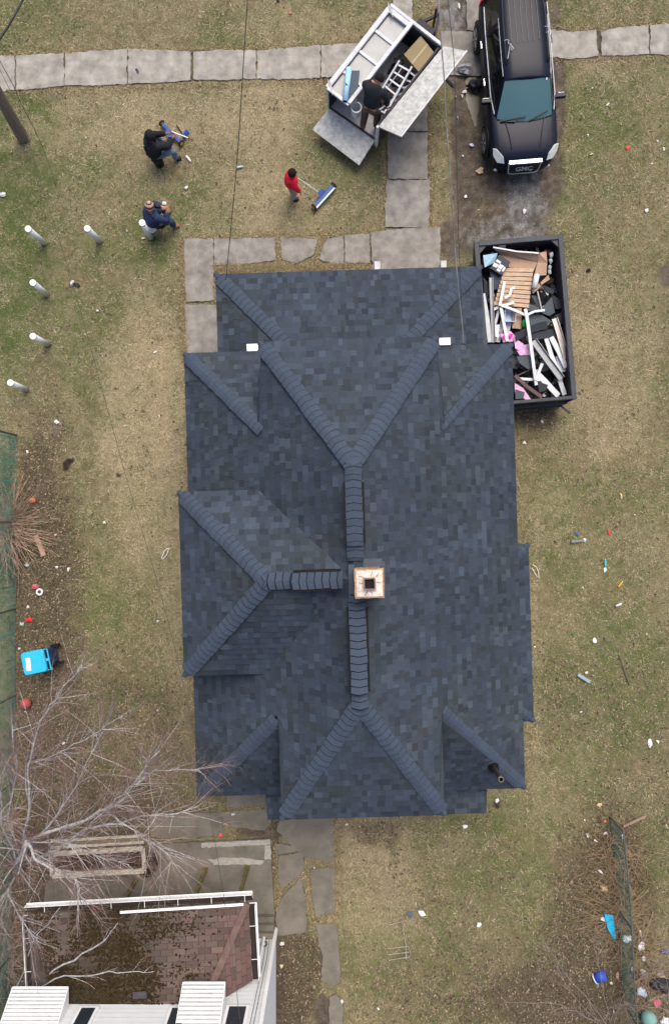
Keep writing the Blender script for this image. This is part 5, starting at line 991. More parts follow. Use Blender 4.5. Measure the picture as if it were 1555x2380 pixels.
# ------------------------------------------------------------------ people
skin_m = mat('skin', rgb(178, 126, 100), .6, var=.06); skin_d = mat('skin_dark', rgb(120, 82, 64), .6, var=.06)
def skinmesh(name, V, E, R, m, parent, sub=1):
    me = D.meshes.new(name); bm = bmesh.new(); ly = bm.verts.layers.skin.verify(); vs = [bm.verts.new(v) for v in V]
    for a, b in E: bm.edges.new((vs[a], vs[b]))
    for v, r in zip(vs, R): v[ly].radius = (r, r) if not isinstance(r, tuple) else r
    vs[0][ly].use_root = True; bm.to_mesh(me); bm.free(); me.materials.append(m)
    o = D.objects.new(name, me); COL.objects.link(o); o.parent = parent
    s = o.modifiers.new('skin', 'SKIN'); s.use_smooth_shade = True; s.branch_smoothing = .6
    if sub: q = o.modifiers.new('sub', 'SUBSURF'); q.levels = sub; q.render_levels = sub + 1
    return o
class Fig:
    """joints in local metres: x right, y forward, z up"""
    def __init__(s, label, loc, yaw, J, sc=1., skin=None):
        s.J = {k: Vector(v) * sc for k, v in J.items()}; s.bulk = 1.12; s.sc = sc; s.root = thing('person', label, 'person', loc, yaw); s.skin = skin or skin_m; J = s.J
        V = []; R = []; E = []
        def ad(p, r, par=None): V.append(Vector(p)); R.append(r * sc); (E.append((par, len(V) - 1)) if par is not None else None); return len(V) - 1
        pe = ad(J['pelvis'], .10); ch = ad(J['chest'], .11, pe); nk = ad(J['neck'], .06, ch); hd = J['head']; up = (hd - J['neck']).normalized()
        jw = ad(hd - up * .05 * sc, .075, nk); h1 = ad(hd + up * .02 * sc, .095, jw); ad(hd + up * .08 * sc, .075, h1)
        for q in 'LR':
            sh = ad(J[q + 'sh'], .04, ch); el = ad(J[q + 'el'], .028, sh); wr = ad(J[q + 'ha'], .03, el); d = (J[q + 'ha'] - J[q + 'el']).normalized(); pm = ad(J[q + 'ha'] + d * .05 * sc, .034, wr)
            sd_ = d.cross(Vector((0, 0, 1))); sd_ = sd_.normalized() if sd_.length > .1 else Vector((1, 0, 0)); dn_ = d.cross(sd_)
            for i, (off, L_) in enumerate(((-.03, .06), (-.01, .075), (.01, .072), (.03, .055))):
                a = ad(J[q + 'ha'] + (d * .09 + sd_ * off) * sc, .010, pm); ad(J[q + 'ha'] + (d * (.09 + L_ * .8) + sd_ * off + dn_ * .03) * sc, .008, a)
            a = ad(J[q + 'ha'] + (d * .05 + sd_ * .05) * sc, .011, pm); ad(J[q + 'ha'] + (d * .09 + sd_ * .06 + dn_ * .02) * sc, .009, a)
            hp_ = ad(J[q + 'hip'], .07, pe); kn = ad(J[q + 'kn'], .05, hp_); an = ad(J[q + 'an'], .04, kn); ad(J[q + 'to'], .035, an)
        s.body = skinmesh('body', V, E, R, s.skin, s.root)
        f_ = Vector((0, 1, 0)); f_ = (f_ - up * f_.dot(up)).normalized(); rt_ = f_.cross(up); hd2 = hd + up * .01 * sc
        k = MB(); k.ball(hd2 + f_ * .10 * sc - up * .01 * sc, (.014 * sc, .02 * sc, .022 * sc), 8); k.build('nose', s.skin, s.root, True)
        for e in (-1, 1):
            k = MB(); k.ball(hd2 + f_ * .088 * sc + rt_ * e * .032 * sc + up * .015 * sc, .011 * sc, 8); k.build('eye', blk, s.root)
            k = MB(); k.ball(hd2 + rt_ * e * .092 * sc, (.012 * sc, .022 * sc, .03 * sc), 8); k.build('ear', s.skin, s.root, True)
        k = MB(); k.box(hd2 + f_ * .092 * sc - up * .045 * sc, (.045 * sc, .01 * sc, .012 * sc)); k.build('mouth', mat('lips', rgb(140, 80, 74), .6), s.root)
        s.up = up; s.f = f_; s.rt = rt_
    def top(s, m, g=1., name='jacket', cuff=.96):
        J = s.J; sc = s.sc; V = [J['pelvis'] - (J['chest'] - J['pelvis']).normalized() * .03 * sc, J['pelvis'].lerp(J['chest'], .5), J['chest'], J['neck'] + (J['head'] - J['neck']) * .12]; R = [(.21, .20), (.22, .20), (.23, .20), (.115, .115)]; E = [(0, 1), (1, 2), (2, 3)]
        for q in 'LR':
            n = len(V); V += [J[q + 'sh'], J[q + 'el'], J[q + 'el'].lerp(J[q + 'ha'], cuff)]; R += [(.105, .105), (.082, .082), (.06, .06)]; E += [(2, n), (n, n + 1), (n + 1, n + 2)]
        return skinmesh(name, V, E, [(a * sc * g * s.bulk, b * sc * g * s.bulk) for a, b in R], m, s.root)
    def legs(s, m, g=1., name='trousers'):
        J = s.J; sc = s.sc; V = [J['pelvis'], J['pelvis'] + Vector((0, 0, .05)) * sc]; R = [.19, .18]; E = [(0, 1)]
        for q in 'LR': n = len(V); V += [J[q + 'hip'], J[q + 'kn'], J[q + 'an'] + Vector((0, 0, .02))]; R += [.125, .10, .082]; E += [(0, n), (n, n + 1), (n + 1, n + 2)]
        return skinmesh(name, V, E, [r * sc * g for r in R], m, s.root)
    def shoes(s, m):
        J = s.J
        for q in 'LR': skinmesh('shoe', [J[q + 'an'] - Vector((0, .03, .03)) * s.sc, J[q + 'an'].lerp(J[q + 'to'], .5) - Vector((0, 0, .02)) * s.sc, J[q + 'to']], [(0, 1), (1, 2)], [.075 * s.sc, .07 * s.sc, .06 * s.sc], m, s.root)
    def cap(s, name, m, r=.118, full=.35, col=None, cols=None):
        c = s.J['head'] + s.up * .025 * s.sc; M = Matrix((s.rt, s.f, s.up)).transposed(); k = MB(); prof = []
        for i in range(9): t = -full + (math.pi / 2 + full) * i / 8; prof.append((max(.004, math.cos(t) * r * s.sc), math.sin(t) * r * 1.1 * s.sc))
        if cols:
            for i in range(8): k.lathe(prof[i:i + 2], c, 16, M, cols[i % len(cols)])
        else: k.lathe(prof, c, 16, M)
        return k.build(name, m, s.root, True)
nav = mat('navy_fleece', rgb(34, 50, 82), .85, var=.12, scale=10); bkc = mat('black_fleece', rgb(22, 26, 34), .85, var=.15, scale=10); jean = mat('faded_denim', rgb(78, 96, 116), .85, var=.15, scale=8, col2=rgb(120, 138, 156)); jeand = mat('dark_denim', rgb(48, 66, 90), .85, var=.12, scale=8)
brt = mat('brown_work_trousers', rgb(88, 76, 68), .85, var=.2, scale=8); boot = mat('brown_leather', rgb(122, 92, 74), .7, var=.15); redf = mat('red_fleece', rgb(206, 26, 50), .8, var=.1, scale=8); gryt = mat('grey_trousers', rgb(150, 140, 138), .85, var=.1); bshoe = mat('black_shoe', rgb(28, 27, 30), .6)
# worker bending in the trailer
wl0 = c2(600, 1170, .51); wy = TZ + .25
f = Fig('worker in a black hooded jacket and brown trousers bending over in the trailer', (wl0.x, wl0.y, .51), wy, dict(pelvis=(0, .12, .90), chest=(0, .32, 1.20), neck=(0, .44, 1.29), head=(.02, .55, 1.36), Lsh=(-.2, .36, 1.26), Rsh=(.2, .36, 1.26), Lel=(-.3, .48, 1.06), Rel=(.33, .40, 1.04), Lha=(-.22, .68, .92), Rha=(.34, .36, .80), Lhip=(-.11, .1, .86), Rhip=(.11, .1, .86), Lkn=(-.13, .16, .48), Rkn=(.16, .26, .48), Lan=(-.13, .0, .09), Ran=(.2, .12, .09), Lto=(-.14, .18, .04), Rto=(.22, .29, .04)), 1.06)
f.top(bkc, 1.08); f.legs(brt); f.shoes(boot); f.cap('beanie', mat('black_knit', rgb(24, 20, 24), .95, var=.2, scale=30))
# seated man, black hooded jacket, fixing the sweeper
def bucket(loc, m, lb, r=.15, h=.36, lidm=None):
    t_ = thing('bucket', lb, 'bucket', loc); k = MB(); k.lathe([(r * .85, 0), (r, h), (r * 1.07, h - .03), (r * 1.07, h), (r * .9, h)], (0, 0, 0), 20); k.build('pail', m, t_, True); k = MB(); k.lathe([(r * .95, h - .02), (r * 1.05, h + .005), (.01, h + .012)], (0, 0, 0), 20); k.build('lid', lidm or m, t_)
b1 = P(372, 381, 0); bucket(b1, mat('black_bucket', rgb(34, 34, 38), .5, spec=.4), 'upturned black bucket under the man in the black hood')
SIT = dict(pelvis=(0, 0, .46), chest=(0, .12, .82), neck=(0, .19, .96), head=(0, .27, 1.08), Lsh=(-.19, .14, .9), Rsh=(.19, .14, .9), Lel=(-.27, .32, .68), Rel=(.27, .34, .68), Lha=(-.14, .52, .62), Rha=(.14, .55, .62), Lhip=(-.1, .04, .46), Rhip=(.1, .04, .46), Lkn=(-.2, .42, .50), Rkn=(.22, .44, .50), Lan=(-.2, .42, .09), Ran=(.22, .42, .09), Lto=(-.22, .58, .05), Rto=(.24, .58, .05))
f = Fig('man in a black hooded jacket and faded jeans sitting on a black bucket', P(369, 379, 0), -math.radians(38), {**SIT, 'Rha': (.20, .62, .62), 'Lha': (.02, .60, .66), 'head': (-.03, .15, 1.12), 'neck': (0, .11, .98), 'chest': (0, .06, .82), 'Rkn': (.34, .40, .5), 'Rto': (.42, .5, .05), 'Ran': (.36, .36, .09)}, 1.02, skin_d)
jk = f.top(bkc, 1.12); f.legs(jean); f.shoes(bshoe); f.cap('hood', bkc, .14, .9)
k = MB(); k.bar((-.17, -.07, .88), (.16, -.06, .86), .02, .012); k.bar((.02, -.06, .93), (.08, -.09, .84), .02, .012); k.build('jacket_print', mat('pale_print', rgb(150, 160, 176), .8), f.root)
# man in striped beanie on white bucket
bucket(P(360, 539, 0), mat('white_bucket', rgb(220, 222, 222), .5), 'white bucket under the man in the striped beanie', .16, .37)
f = Fig('man in a navy fleece and brown and cream striped beanie seated on a white bucket', P(366, 533, 0), -math.radians(58), {**SIT, 'Lha': (-.02, .42, .86), 'Lel': (-.24, .30, .74), 'Rha': (.12, .45, .80), 'head': (-.06, .15, 1.11), 'neck': (-.02, .11, .97), 'chest': (0, .07, .82)}, 1.04)
f.top(nav, 1.15); f.legs(jeand); f.shoes(boot)
cr_, br_ = rgb(206, 176, 154), rgb(88, 54, 50); f.cap('beanie', mat('striped_knit', (0, 0, 0), .95, var=.1, attr=True, scale=30), .122, .4, cols=[cr_, br_, br_, cr_, cr_, br_, cr_, cr_])
pp_ = P(366, 474, .92); k = MB(); k.box(pp_, (.08, .14, .012), .2); tag(k.build('phone', mat('phone_black', rgb(20, 20, 26), .2), None, loc=pp_), 'black phone held by the man in the striped beanie', 'phone')
# child in red
cp = P(681, 459, 0)
f = Fig('child in a red fleece and black beanie standing with a push sweeper', cp, -math.radians(75), dict(pelvis=(0, 0, .90), chest=(0, .04, 1.22), neck=(0, .06, 1.40), head=(0, .08, 1.52), Lsh=(-.17, .05, 1.33), Rsh=(.17, .05, 1.33), Lel=(-.25, .08, 1.06), Rel=(.24, .10, 1.08), Lha=(-.06, .14, 1.14), Rha=(.26, .2, .84), Lhip=(-.09, 0, .86), Rhip=(.09, 0, .86), Lkn=(-.1, .03, .47), Rkn=(.1, .03, .47), Lan=(-.1, 0, .09), Ran=(.1, .0, .09), Lto=(-.11, .17, .04), Rto=(.12, .17, .04)), .9, skin_d)
f.top(redf, 1.1); f.legs(gryt); f.shoes(bshoe); f.cap('beanie', MATS['black_knit'], .13, .3)
# ------------------------------------------------------------------ magnetic push sweepers
blu = mat('sweeper_blue', rgb(26, 66, 140), .5, var=.1, spec=.4); yel = mat('yellow_plastic', rgb(214, 184, 40), .5); slv = mat('silver_face', rgb(196, 206, 218), .5, var=.1, scale=14)
def sweeper(a, b, hnd, face, lb, hcol, plate=True, wheels=True):
    p, q = P(*a, .13), P(*b, .13); O_ = P((a[0] + b[0]) / 2, (a[1] + b[1]) / 2, 0); t_ = thing('push_sweeper', lb, 'sweeper', O_); p, q = p - O_, q - O_; d = (q - p).normalized(); x = Vector((d.y, -d.x, 0)) * face
    k = MB(); k.bar(p, q, .09, .07); k.build('magnet_bar', blu, t_, bevel=.01)
    if plate: k = MB(); k.bar(p + x * .05 + Vector((0, 0, .0)), q + x * .05 + Vector((0, 0, .0)), .09, .03, (0, 0, 1)); k.build('front_face', slv, t_)
    if wheels:
        for c in (p - d * .03, q + d * .03):
            R = d.to_track_quat('Z', 'Y').to_matrix(); k = MB(); k.lathe([(.03, -.025), (.085, -.025), (.095, 0), (.085, .025), (.05, .025)], c, 18, R); w_ = k.build('wheel', tyre, t_); k = MB(); k.lathe([(.01, -.032), (.055, -.03), (.055, .03), (.01, .032)], c, 14, R); k.build('hub', yel, w_)
    m_ = (p + q) / 2; hw_ = 1 if (q - p).length > .4 else .4; k = MB(); k.plate([m_ - d * .13 * hw_ - x * .04 + Vector((0, 0, .05)), m_ + d * .13 * hw_ - x * .04 + Vector((0, 0, .05)), m_ + d * .06 - x * .16 + Vector((0, 0, .09)), m_ - d * .06 - x * .16 + Vector((0, 0, .09))], .04, n=(0, 0, 1)); k.build('bracket', blu, t_)
    h0, h1 = P(*hnd[0], hnd[2]) - O_, P(*hnd[1], hnd[3]) - O_; k = MB(); k.tube([h0, h1], .014, 8); k.build('handle', hcol, t_); k = MB(); dd = (h1 - h0).normalized(); k.tube([h1 - dd * .12, h1 + dd * .03], .019, 8); k.build('grip', mat('grip_red', rgb(140, 72, 56), .7), t_)
    return t_
sweeper((731.4, 479), (774, 432), ((740.6, 447), (684.5, 408), .16, 1.06), 1, 'blue push sweeper with a silver face held by the child in red', wh)
sweeper((378, 288), (420, 331), ((400, 306), (447, 324), .2, .25), -1, 'blue push sweeper with yellow wheels being fixed by the man in the black hood', wh, plate=False)
sweeper((425, 311), (431, 320), ((411, 291), (430, 318), .06, .05), 1, 'small blue sweeper bar with a black handle lying beside the fixed sweeper', blk, plate=False, wheels=False)
# ------------------------------------------------------------------ bare trees and shrubs
bark = mat('pale_bark', rgb(130, 126, 122), .9, var=.25, scale=14, col2=rgb(206, 204, 206)); twig = mat('red_twig', rgb(126, 92, 84), .9, var=.25, scale=4, col2=rgb(150, 132, 126)); reed = mat('dry_reed', rgb(156, 128, 108), .9, var=.3, scale=4, col2=rgb(192, 168, 148)); vine = mat('ochre_vine', rgb(134, 114, 90), .9, var=.25, scale=4); greyt = mat('grey_twig', rgb(132, 120, 112), .9, var=.2, scale=4)
def wig(p, d, L, n, j, g=0., rr=random):
    out = [p]; d = d.normalized()
    for i in range(n):
        d = (d + Vector((rr.gauss(0, j), rr.gauss(0, j), rr.gauss(0, j) + g))).normalized(); out.append(out[-1] + d * L / n)
    return out
BIAS = Vector((.15, .2, .1))
def twigs(mb, mb2, line, r, n, Lr, rr, depth=2, spread=.9, zmax=9):
    for i in range(n):
        t = rr.uniform(.1, 1) * (len(line) - 1); a = int(min(t, len(line) - 2)); p = line[a].lerp(line[a + 1], t - a); d = (line[a + 1] - line[a]).normalized()
        d2 = (d + BIAS + Vector((rr.gauss(0, spread), rr.gauss(0, spread), rr.gauss(.1, spread * .5)))).normalized(); L = rr.uniform(*Lr) * (1.25 - .75 * t / (len(line) - 1)); q = wig(p, d2, L, 5, .075, .02, rr)
        q = [Vector((v.x, v.y, max(.06, min(zmax, v.z)))) for v in q]
        rr_ = r * rr.uniform(.6, 1); (mb if depth > 1 else mb2).tube(q, [rr_ * (1 - .7 * k / 5) for k in range(6)], 3, cap=False)
        if depth > 0: twigs(mb, mb2, q, rr_ * .55, max(3, int(n * .15)) if depth > 1 else 4, (Lr[0] * .35, Lr[1] * .5), rr, depth - 1, spread, zmax)
def tree(base, limbs, label, nt, r0, seed, name='bare_tree', mats=(None, None), Lr=(.6, 2.0), trunk=True, spread=.62, cat='tree'):
    rr = random.Random(seed); O_ = base; t_ = thing(name, label, cat, O_); k = MB(); 
    tw1, tw2 = MB(), MB()
    for li, (pts, ra, rb) in enumerate(limbs):
        V = [P(x, y, z) - O_ for x, y, z in pts]; S = []
        for i in range(len(V) - 1):
            for j in range(4): S.append(V[i].lerp(V[i + 1], j / 4) + Vector((rr.gauss(0, .02), rr.gauss(0, .02), rr.gauss(0, .02))) * (j > 0))
        S.append(V[-1]); n = len(S); ra *= .5; rb *= .7; k.tube(S, [ra + (rb - ra) * i / (n - 1) for i in range(n)], 8)
        twigs(tw1, tw2, S, max(.009, ra * .30), nt, Lr, rr, 2, spread)
    k.build('trunk' if trunk else 'stems', mats[0] or bark, t_, True); tw1.build('branches', mats[0] or bark, t_) if tw1.v else None; tw2.build('crown', mats[1] or twig, t_); return t_
b = P(40, 2025, 0)
tree(b, [([(40, 2025, 0), (42, 2010, .8), (55, 1985, 1.6), (67, 1953, 2.3)], .19, .12), ([(67, 1953, 2.3), (175, 1915, 2.9), (254, 1880, 3.4), (289, 1857, 3.7), (327, 1801, 4.2), (372, 1745, 4.6)], .085, .02), ([(50, 2000, 1.2), (87, 1997, 1.8), (146, 1968, 2.3), (204, 1924, 2.9), (280, 1915, 3.3), (335, 1896, 3.7), (394, 1893, 4.0), (460, 1875, 4.3)], .08, .015),
    ([(55, 1985, 1.6), (70, 1874, 2.6), (67, 1778, 3.3), (90, 1691, 3.9), (117, 1638, 4.4), (152, 1591, 4.7), (192, 1545, 5.0)], .07, .012), ([(254, 1892, 3.3), (300, 1922, 3.5), (344, 1953, 3.6), (379, 1976, 3.7), (410, 2010, 3.7)], .04, .008),
    ([(67, 1956, 2.3), (82, 1997, 2.7), (125, 2020, 3.0), (175, 2040, 3.3), (195, 2090, 3.6)], .075, .02), ([(66, 1860, 2.7), (61, 1778, 3.1), (157, 1740, 3.7), (216, 1708, 4.1), (286, 1664, 4.6)], .04, .01), ([(204, 1924, 2.9), (250, 1880, 3.5), (300, 1830, 4.0), (360, 1790, 4.4), (463, 1790, 4.9)], .035, .008),
    ([(60, 1980, 1.8), (130, 1900, 2.8), (190, 1800, 3.6), (240, 1700, 4.2)], .05, .01), ([(45, 2010, 1.0), (10, 1930, 2.2), (4, 1860, 3.0), (-10, 1780, 3.6)], .06, .015), ([(50, 2000, 1.4), (20, 1900, 2.6), (40, 1800, 3.4), (30, 1690, 4.2)], .05, .01), ([(70, 1956, 2.3), (150, 1960, 3.0), (230, 1990, 3.5), (300, 2010, 3.8)], .04, .01),
    ([(45, 2020, .8), (20, 2080, 2.0), (60, 2150, 2.8), (90, 2190, 3.2)], .05, .012), ([(45, 2020, .8), (0, 2100, 1.8), (-10, 2180, 2.5)], .05, .015)], 'bare tree with pale branches and reddish twigs, lower left over the planter', 38, .19, 11)
b = P(20, 2330, 0)
tree(b, [([(20, 2330, 0), (68, 2305, 2.2), (149, 2241, 3.3), (239, 2190, 4.0), (275, 2145, 4.4)], .07, .01), ([(60, 2310, 2.0), (128, 2275, 3.2), (239, 2262, 3.9), (312, 2258, 4.2), (359, 2258, 4.4)], .04, .008), ([(20, 2330, .4), (60, 2250, 2.0), (80, 2180, 3.0), (140, 2110, 3.8)], .04, .01)], 'slender bare sapling reaching over the white awning', 8, .07, 13, Lr=(.3, 1.0))
# reed clump on the left
def clump(base, n, L, seed, label, m, name, cat, r=.009, el=(.2, 1.1), dirs=None, sc_=.16, jw=.07):
    rr = random.Random(seed); k = MB(); B = Vector(base)
    for i in range(n):
        a = rr.uniform(0, 2 * math.pi) if dirs is None else rr.gauss(*dirs); e = rr.uniform(*el); p = B + Vector((rr.gauss(0, sc_), rr.gauss(0, sc_), 0)); q = wig(p, Vector((math.cos(a) * math.cos(e), math.sin(a) * math.cos(e), math.sin(e))), rr.uniform(.4, 1) * L, 6, jw, -.10, rr)
        q = [Vector((v.x, v.y, max(.11, v.z))) for v in q]; k.tube(q, [r * (1 - .6 * j / 6) for j in range(7)], 3, cap=False)
    o = k.build(name, m, None, loc=base); tag(o, label, cat); return o
clump(P(18, 1228, 0), 420, 1.75, 21, 'fan shaped clump of dry brown canes against the left fence', reed, 'cane_clump', 'shrub')
clump(P(1425, 1985, 0), 130, 1.3, 22, 'ochre bramble canes at the top of the right fence', vine, 'bramble', 'shrub', .009, (.05, .7), sc_=.38, jw=.16); clump(P(1470, 2110, 0), 120, 1.3, 23, 'brown bramble on the outer side of the right fence', vine, 'bramble', 'shrub', .009, (.05, .7), (math.pi * .9, 1.2), sc_=.38, jw=.16)
clump(P(1432, 2120, 0), 110, 1.4, 27, 'long ochre canes sprawling left from the middle of the right fence', vine, 'bramble', 'shrub', .009, (.03, .4), (math.pi, .7), sc_=.38, jw=.16); clump(P(1500, 2250, 0), 110, 1.2, 24, 'tangled brown canes right of the lower end of the short fence', vine, 'bramble', 'shrub', .009, (.05, .6), sc_=.38, jw=.16)
tree(P(1420, 2390, 0), [([(1420, 2400, 0), (1370, 2330, .8), (1310, 2260, 1.4), (1262, 2180, 1.9)], .028, .006), ([(1420, 2400, 0), (1400, 2300, .9), (1385, 2220, 1.5), (1366, 2140, 2.0)], .025, .005), ([(1420, 2400, 0), (1340, 2350, .9), (1260, 2330, 1.4), (1170, 2330, 1.8)], .025, .005), ([(1430, 2400, 0), (1480, 2350, 1.0), (1530, 2300, 1.6)], .025, .006), ([(1420, 2400, 0), (1450, 2310, 1.2), (1500, 2260, 1.8), (1555, 2230, 2.2)], .025, .006), ([(1410, 2400, 0), (1320, 2300, 1.1), (1290, 2230, 1.6), (1240, 2260, 1.8)], .02, .005)],
     'bare grey shrub spreading over the leaf litter, bottom right corner', 13, .03, 31, 'bare_shrub', (greyt, greyt), (.3, .9), False, .8, 'shrub')
tree(P(1545, 2330, 0), [([(1560, 2350, 0), (1530, 2300, .7), (1500, 2260, 1.2)], .02, .005), ([(1560, 2350, 0), (1500, 2340, .9), (1450, 2330, 1.4)], .02, .005), ([(1560, 2350, 0), (1540, 2240, 1.2), (1540, 2160, 1.6)], .02, .005)], 'small bare bush over the teal ball at the right edge', 12, .02, 33, 'bare_shrub', (greyt, greyt), (.3, .8), False, .8, 'shrub')
clump(P(10, 1750, 0), 150, 1.2, 41, 'brown twiggy brush along the left fence below the blue bin', twig, 'brush', 'shrub', .008, (.1, 1.0)); clump(P(12, 2230, 0), 160, 1.2, 42, 'tangle of twigs at the left edge beside the white house', greyt, 'brush', 'shrub', .008, (.1, 1.0)); clump(P(15, 1900, 0), 150, 1.1, 43, 'tangle of brown stems around the foot of the bare tree', reed, 'brush', 'shrub', .008, (.1, 1.0))
# dry grass fringes along the porch path and fences
rr = random.Random(9); k = MB()
def tuft(x0, y0, x1, y1, n, L, cs):
    for i in range(n):
        t = rr.random(); p = P(x0 + (x1 - x0) * t + rr.gauss(0, 4.5), y0 + (y1 - y0) * t + rr.gauss(0, 4.5)); a = rr.uniform(0, 6.28); l_ = L * rr.uniform(.5, 1.2); h = l_ * rr.uniform(.2, .9); d = Vector((math.cos(a), math.sin(a), 0)); s = Vector((-d.y, d.x, 0)) * rr.uniform(.004, .009); c = rr.choice(cs); g = rr.uniform(.7, 1.15)
        k.add([p - s, p + s, p + d * math.sqrt(max(0, l_ * l_ - h * h)) + Vector((0, 0, h))], [(0, 1, 2)], (c[0] * g, c[1] * g, c[2] * g, 1))
ST = [rgb(176, 158, 122), rgb(160, 142, 106), rgb(190, 174, 142), rgb(138, 124, 92), rgb(120, 108, 80)]
tuft(500, 622, 860, 622, 5200, .16, ST); tuft(500, 632, 870, 630, 2500, .14, ST); tuft(424, 556, 430, 830, 2200, .12, ST); tuft(502, 630, 503, 700, 500, .12, ST); tuft(428, 551, 860, 541, 2200, .10, ST); tuft(646, 556, 648, 612, 260, .12, ST); tuft(738, 600, 744, 556, 260, .12, ST)
tuft(0, 216, 760, 190, 2600, .10, ST); tuft(0, 128, 830, 104, 2400, .10, ST); tuft(893, 310, 895, 530, 900, .1, ST); tuft(1000, 310, 1002, 530, 900, .1, ST); tuft(780, 1905, 782, 2130, 1800, .13, ST); tuft(712, 2030, 724, 2130, 900, .13, ST); tuft(735, 2140, 782, 2136, 500, .12, ST); tuft(1277, 140, 1560, 130, 900, .1, ST); tuft(1277, 68, 1560, 56, 900, .1, ST)
tuft(430, 830, 455, 1600, 1500, .12, ST); tuft(1201, 1000, 1240, 1680, 700, .12, ST); tuft(1240, 1690, 1225, 1850, 500, .12, ST); tuft(40, 1015, 45, 1160, 900, .2, ST); tuft(640, 1960, 650, 2120, 500, .1, ST); tuft(520, 1875, 640, 1880, 700, .12, ST)
o = k.build('dry_grass_fringe', mat('straw', (0, 0, 0), .85, var=.1, attr=True)); tag(o, 'straw coloured grass growing over the slab edges', 'grass', kind='stuff')
# ------------------------------------------------------------------ litter, each piece a thing
def pm(c): return mat('litter_%d_%d_%d' % c, rgb(*c), .6, var=.08, scale=20)
LT = 'litter scattered in the yard'
def scrap(px, py, w, h, ang, c, lb, name='paper_scrap', cat='litter', z=.035):
    O_ = P(px, py, z); rr = random.Random(int(px * 7 + py)); ca, sa = math.cos(ang), math.sin(ang); pts = []
    for i in range(8):
        t = i * math.pi / 4 + .39; x = max(-1, min(1, math.cos(t) * 1.3)) * w / 2 * rr.uniform(.45, 1.2); y = max(-1, min(1, math.sin(t) * 1.3)) * h / 2 * rr.uniform(.45, 1.2); pts.append(Vector((x * ca - y * sa, x * sa + y * ca, rr.uniform(-.006, .012))))
    k = MB(); n = len(pts); ce = Vector((0, 0, rr.uniform(.012, .03))); lo = [p - Vector((0, 0, .012)) for p in pts]
    k.add([ce] + pts + lo, [(0, i + 1, (i + 1) % n + 1) for i in range(n)] + [(i + 1, i + 1 + n, (i + 1) % n + 1 + n, (i + 1) % n + 1) for i in range(n)]); o = k.build(name, pm(c)); o.location = O_; return tag(o, lb, cat, LT)
def lump(px, py, r, c, lb, name='plastic_bag', cat='bag', jit=.35, fl=.5):
    O_ = P(px, py, .03); k = MB(); k.blob((0, 0, r * fl * .7), (r, r * .8, r * fl), int(px + py), jit, None, 10); o = k.build(name, pm(c)); o.location = O_; return tag(o, lb, cat, LT)
def bottle(px, py, L, ang, c, lb, capc=(230, 230, 230), r=.03, name='plastic_bottle', cat='bottle', can=False):
    O_ = P(px, py, r + .02); t_ = thing(name, lb, cat, O_, ang, LT); M = Matrix.Rotation(math.pi / 2, 3, 'Y')
    if can: pr = [(r * .85, -L / 2), (r, -L / 2 + .01), (r, L / 2 - .01), (r * .8, L / 2)]
    else: pr = [(r * .8, -L / 2), (r, -L / 2 + .015), (r * .92, -.02), (r, .02), (r, L * .2), (r * .4, L * .42), (r * .4, L * .46)]
    k = MB(); k.lathe(pr, (0, 0, 0), 12, M); k.build('bottle_body' if not can else 'can_body', pm(c), t_, True); k = MB(); k.lathe([(r * .46, L * .45), (r * .46, L * .52)] if not can else [(r * .78, L / 2 - .004), (r * .7, L / 2 + .004)], (0, 0, 0), 10, M); k.build('cap' if not can else 'can_top', pm(capc), t_); return t_
Wt = (212, 214, 214)
bottle(320, 165, .13, -1.1, (40, 48, 92), 'blue and white drink can lying on the pavement slab', can=True, name='drink_can', cat='can', capc=Wt)
bottle(439, 369, .20, -.9, (228, 214, 222), 'white and pink plastic bottle on the grass right of the seated hooded man'); bottle(558, 388, .20, .2, (176, 198, 202), 'clear plastic bottle under the thin black wire in the front lawn')
bottle(434, 436, .10, 1.0, Wt, 'small white cup between the two seated men', name='paper_cup', cat='cup', r=.035); lump(383, 473, .06, Wt, 'white paper bag beside the phone hand', jit=.3); 
bottle(377, 484, .12, -.9, (40, 38, 44), 'dark cup with a white lid near the phone hand', Wt, .04, 'travel_cup', 'cup')
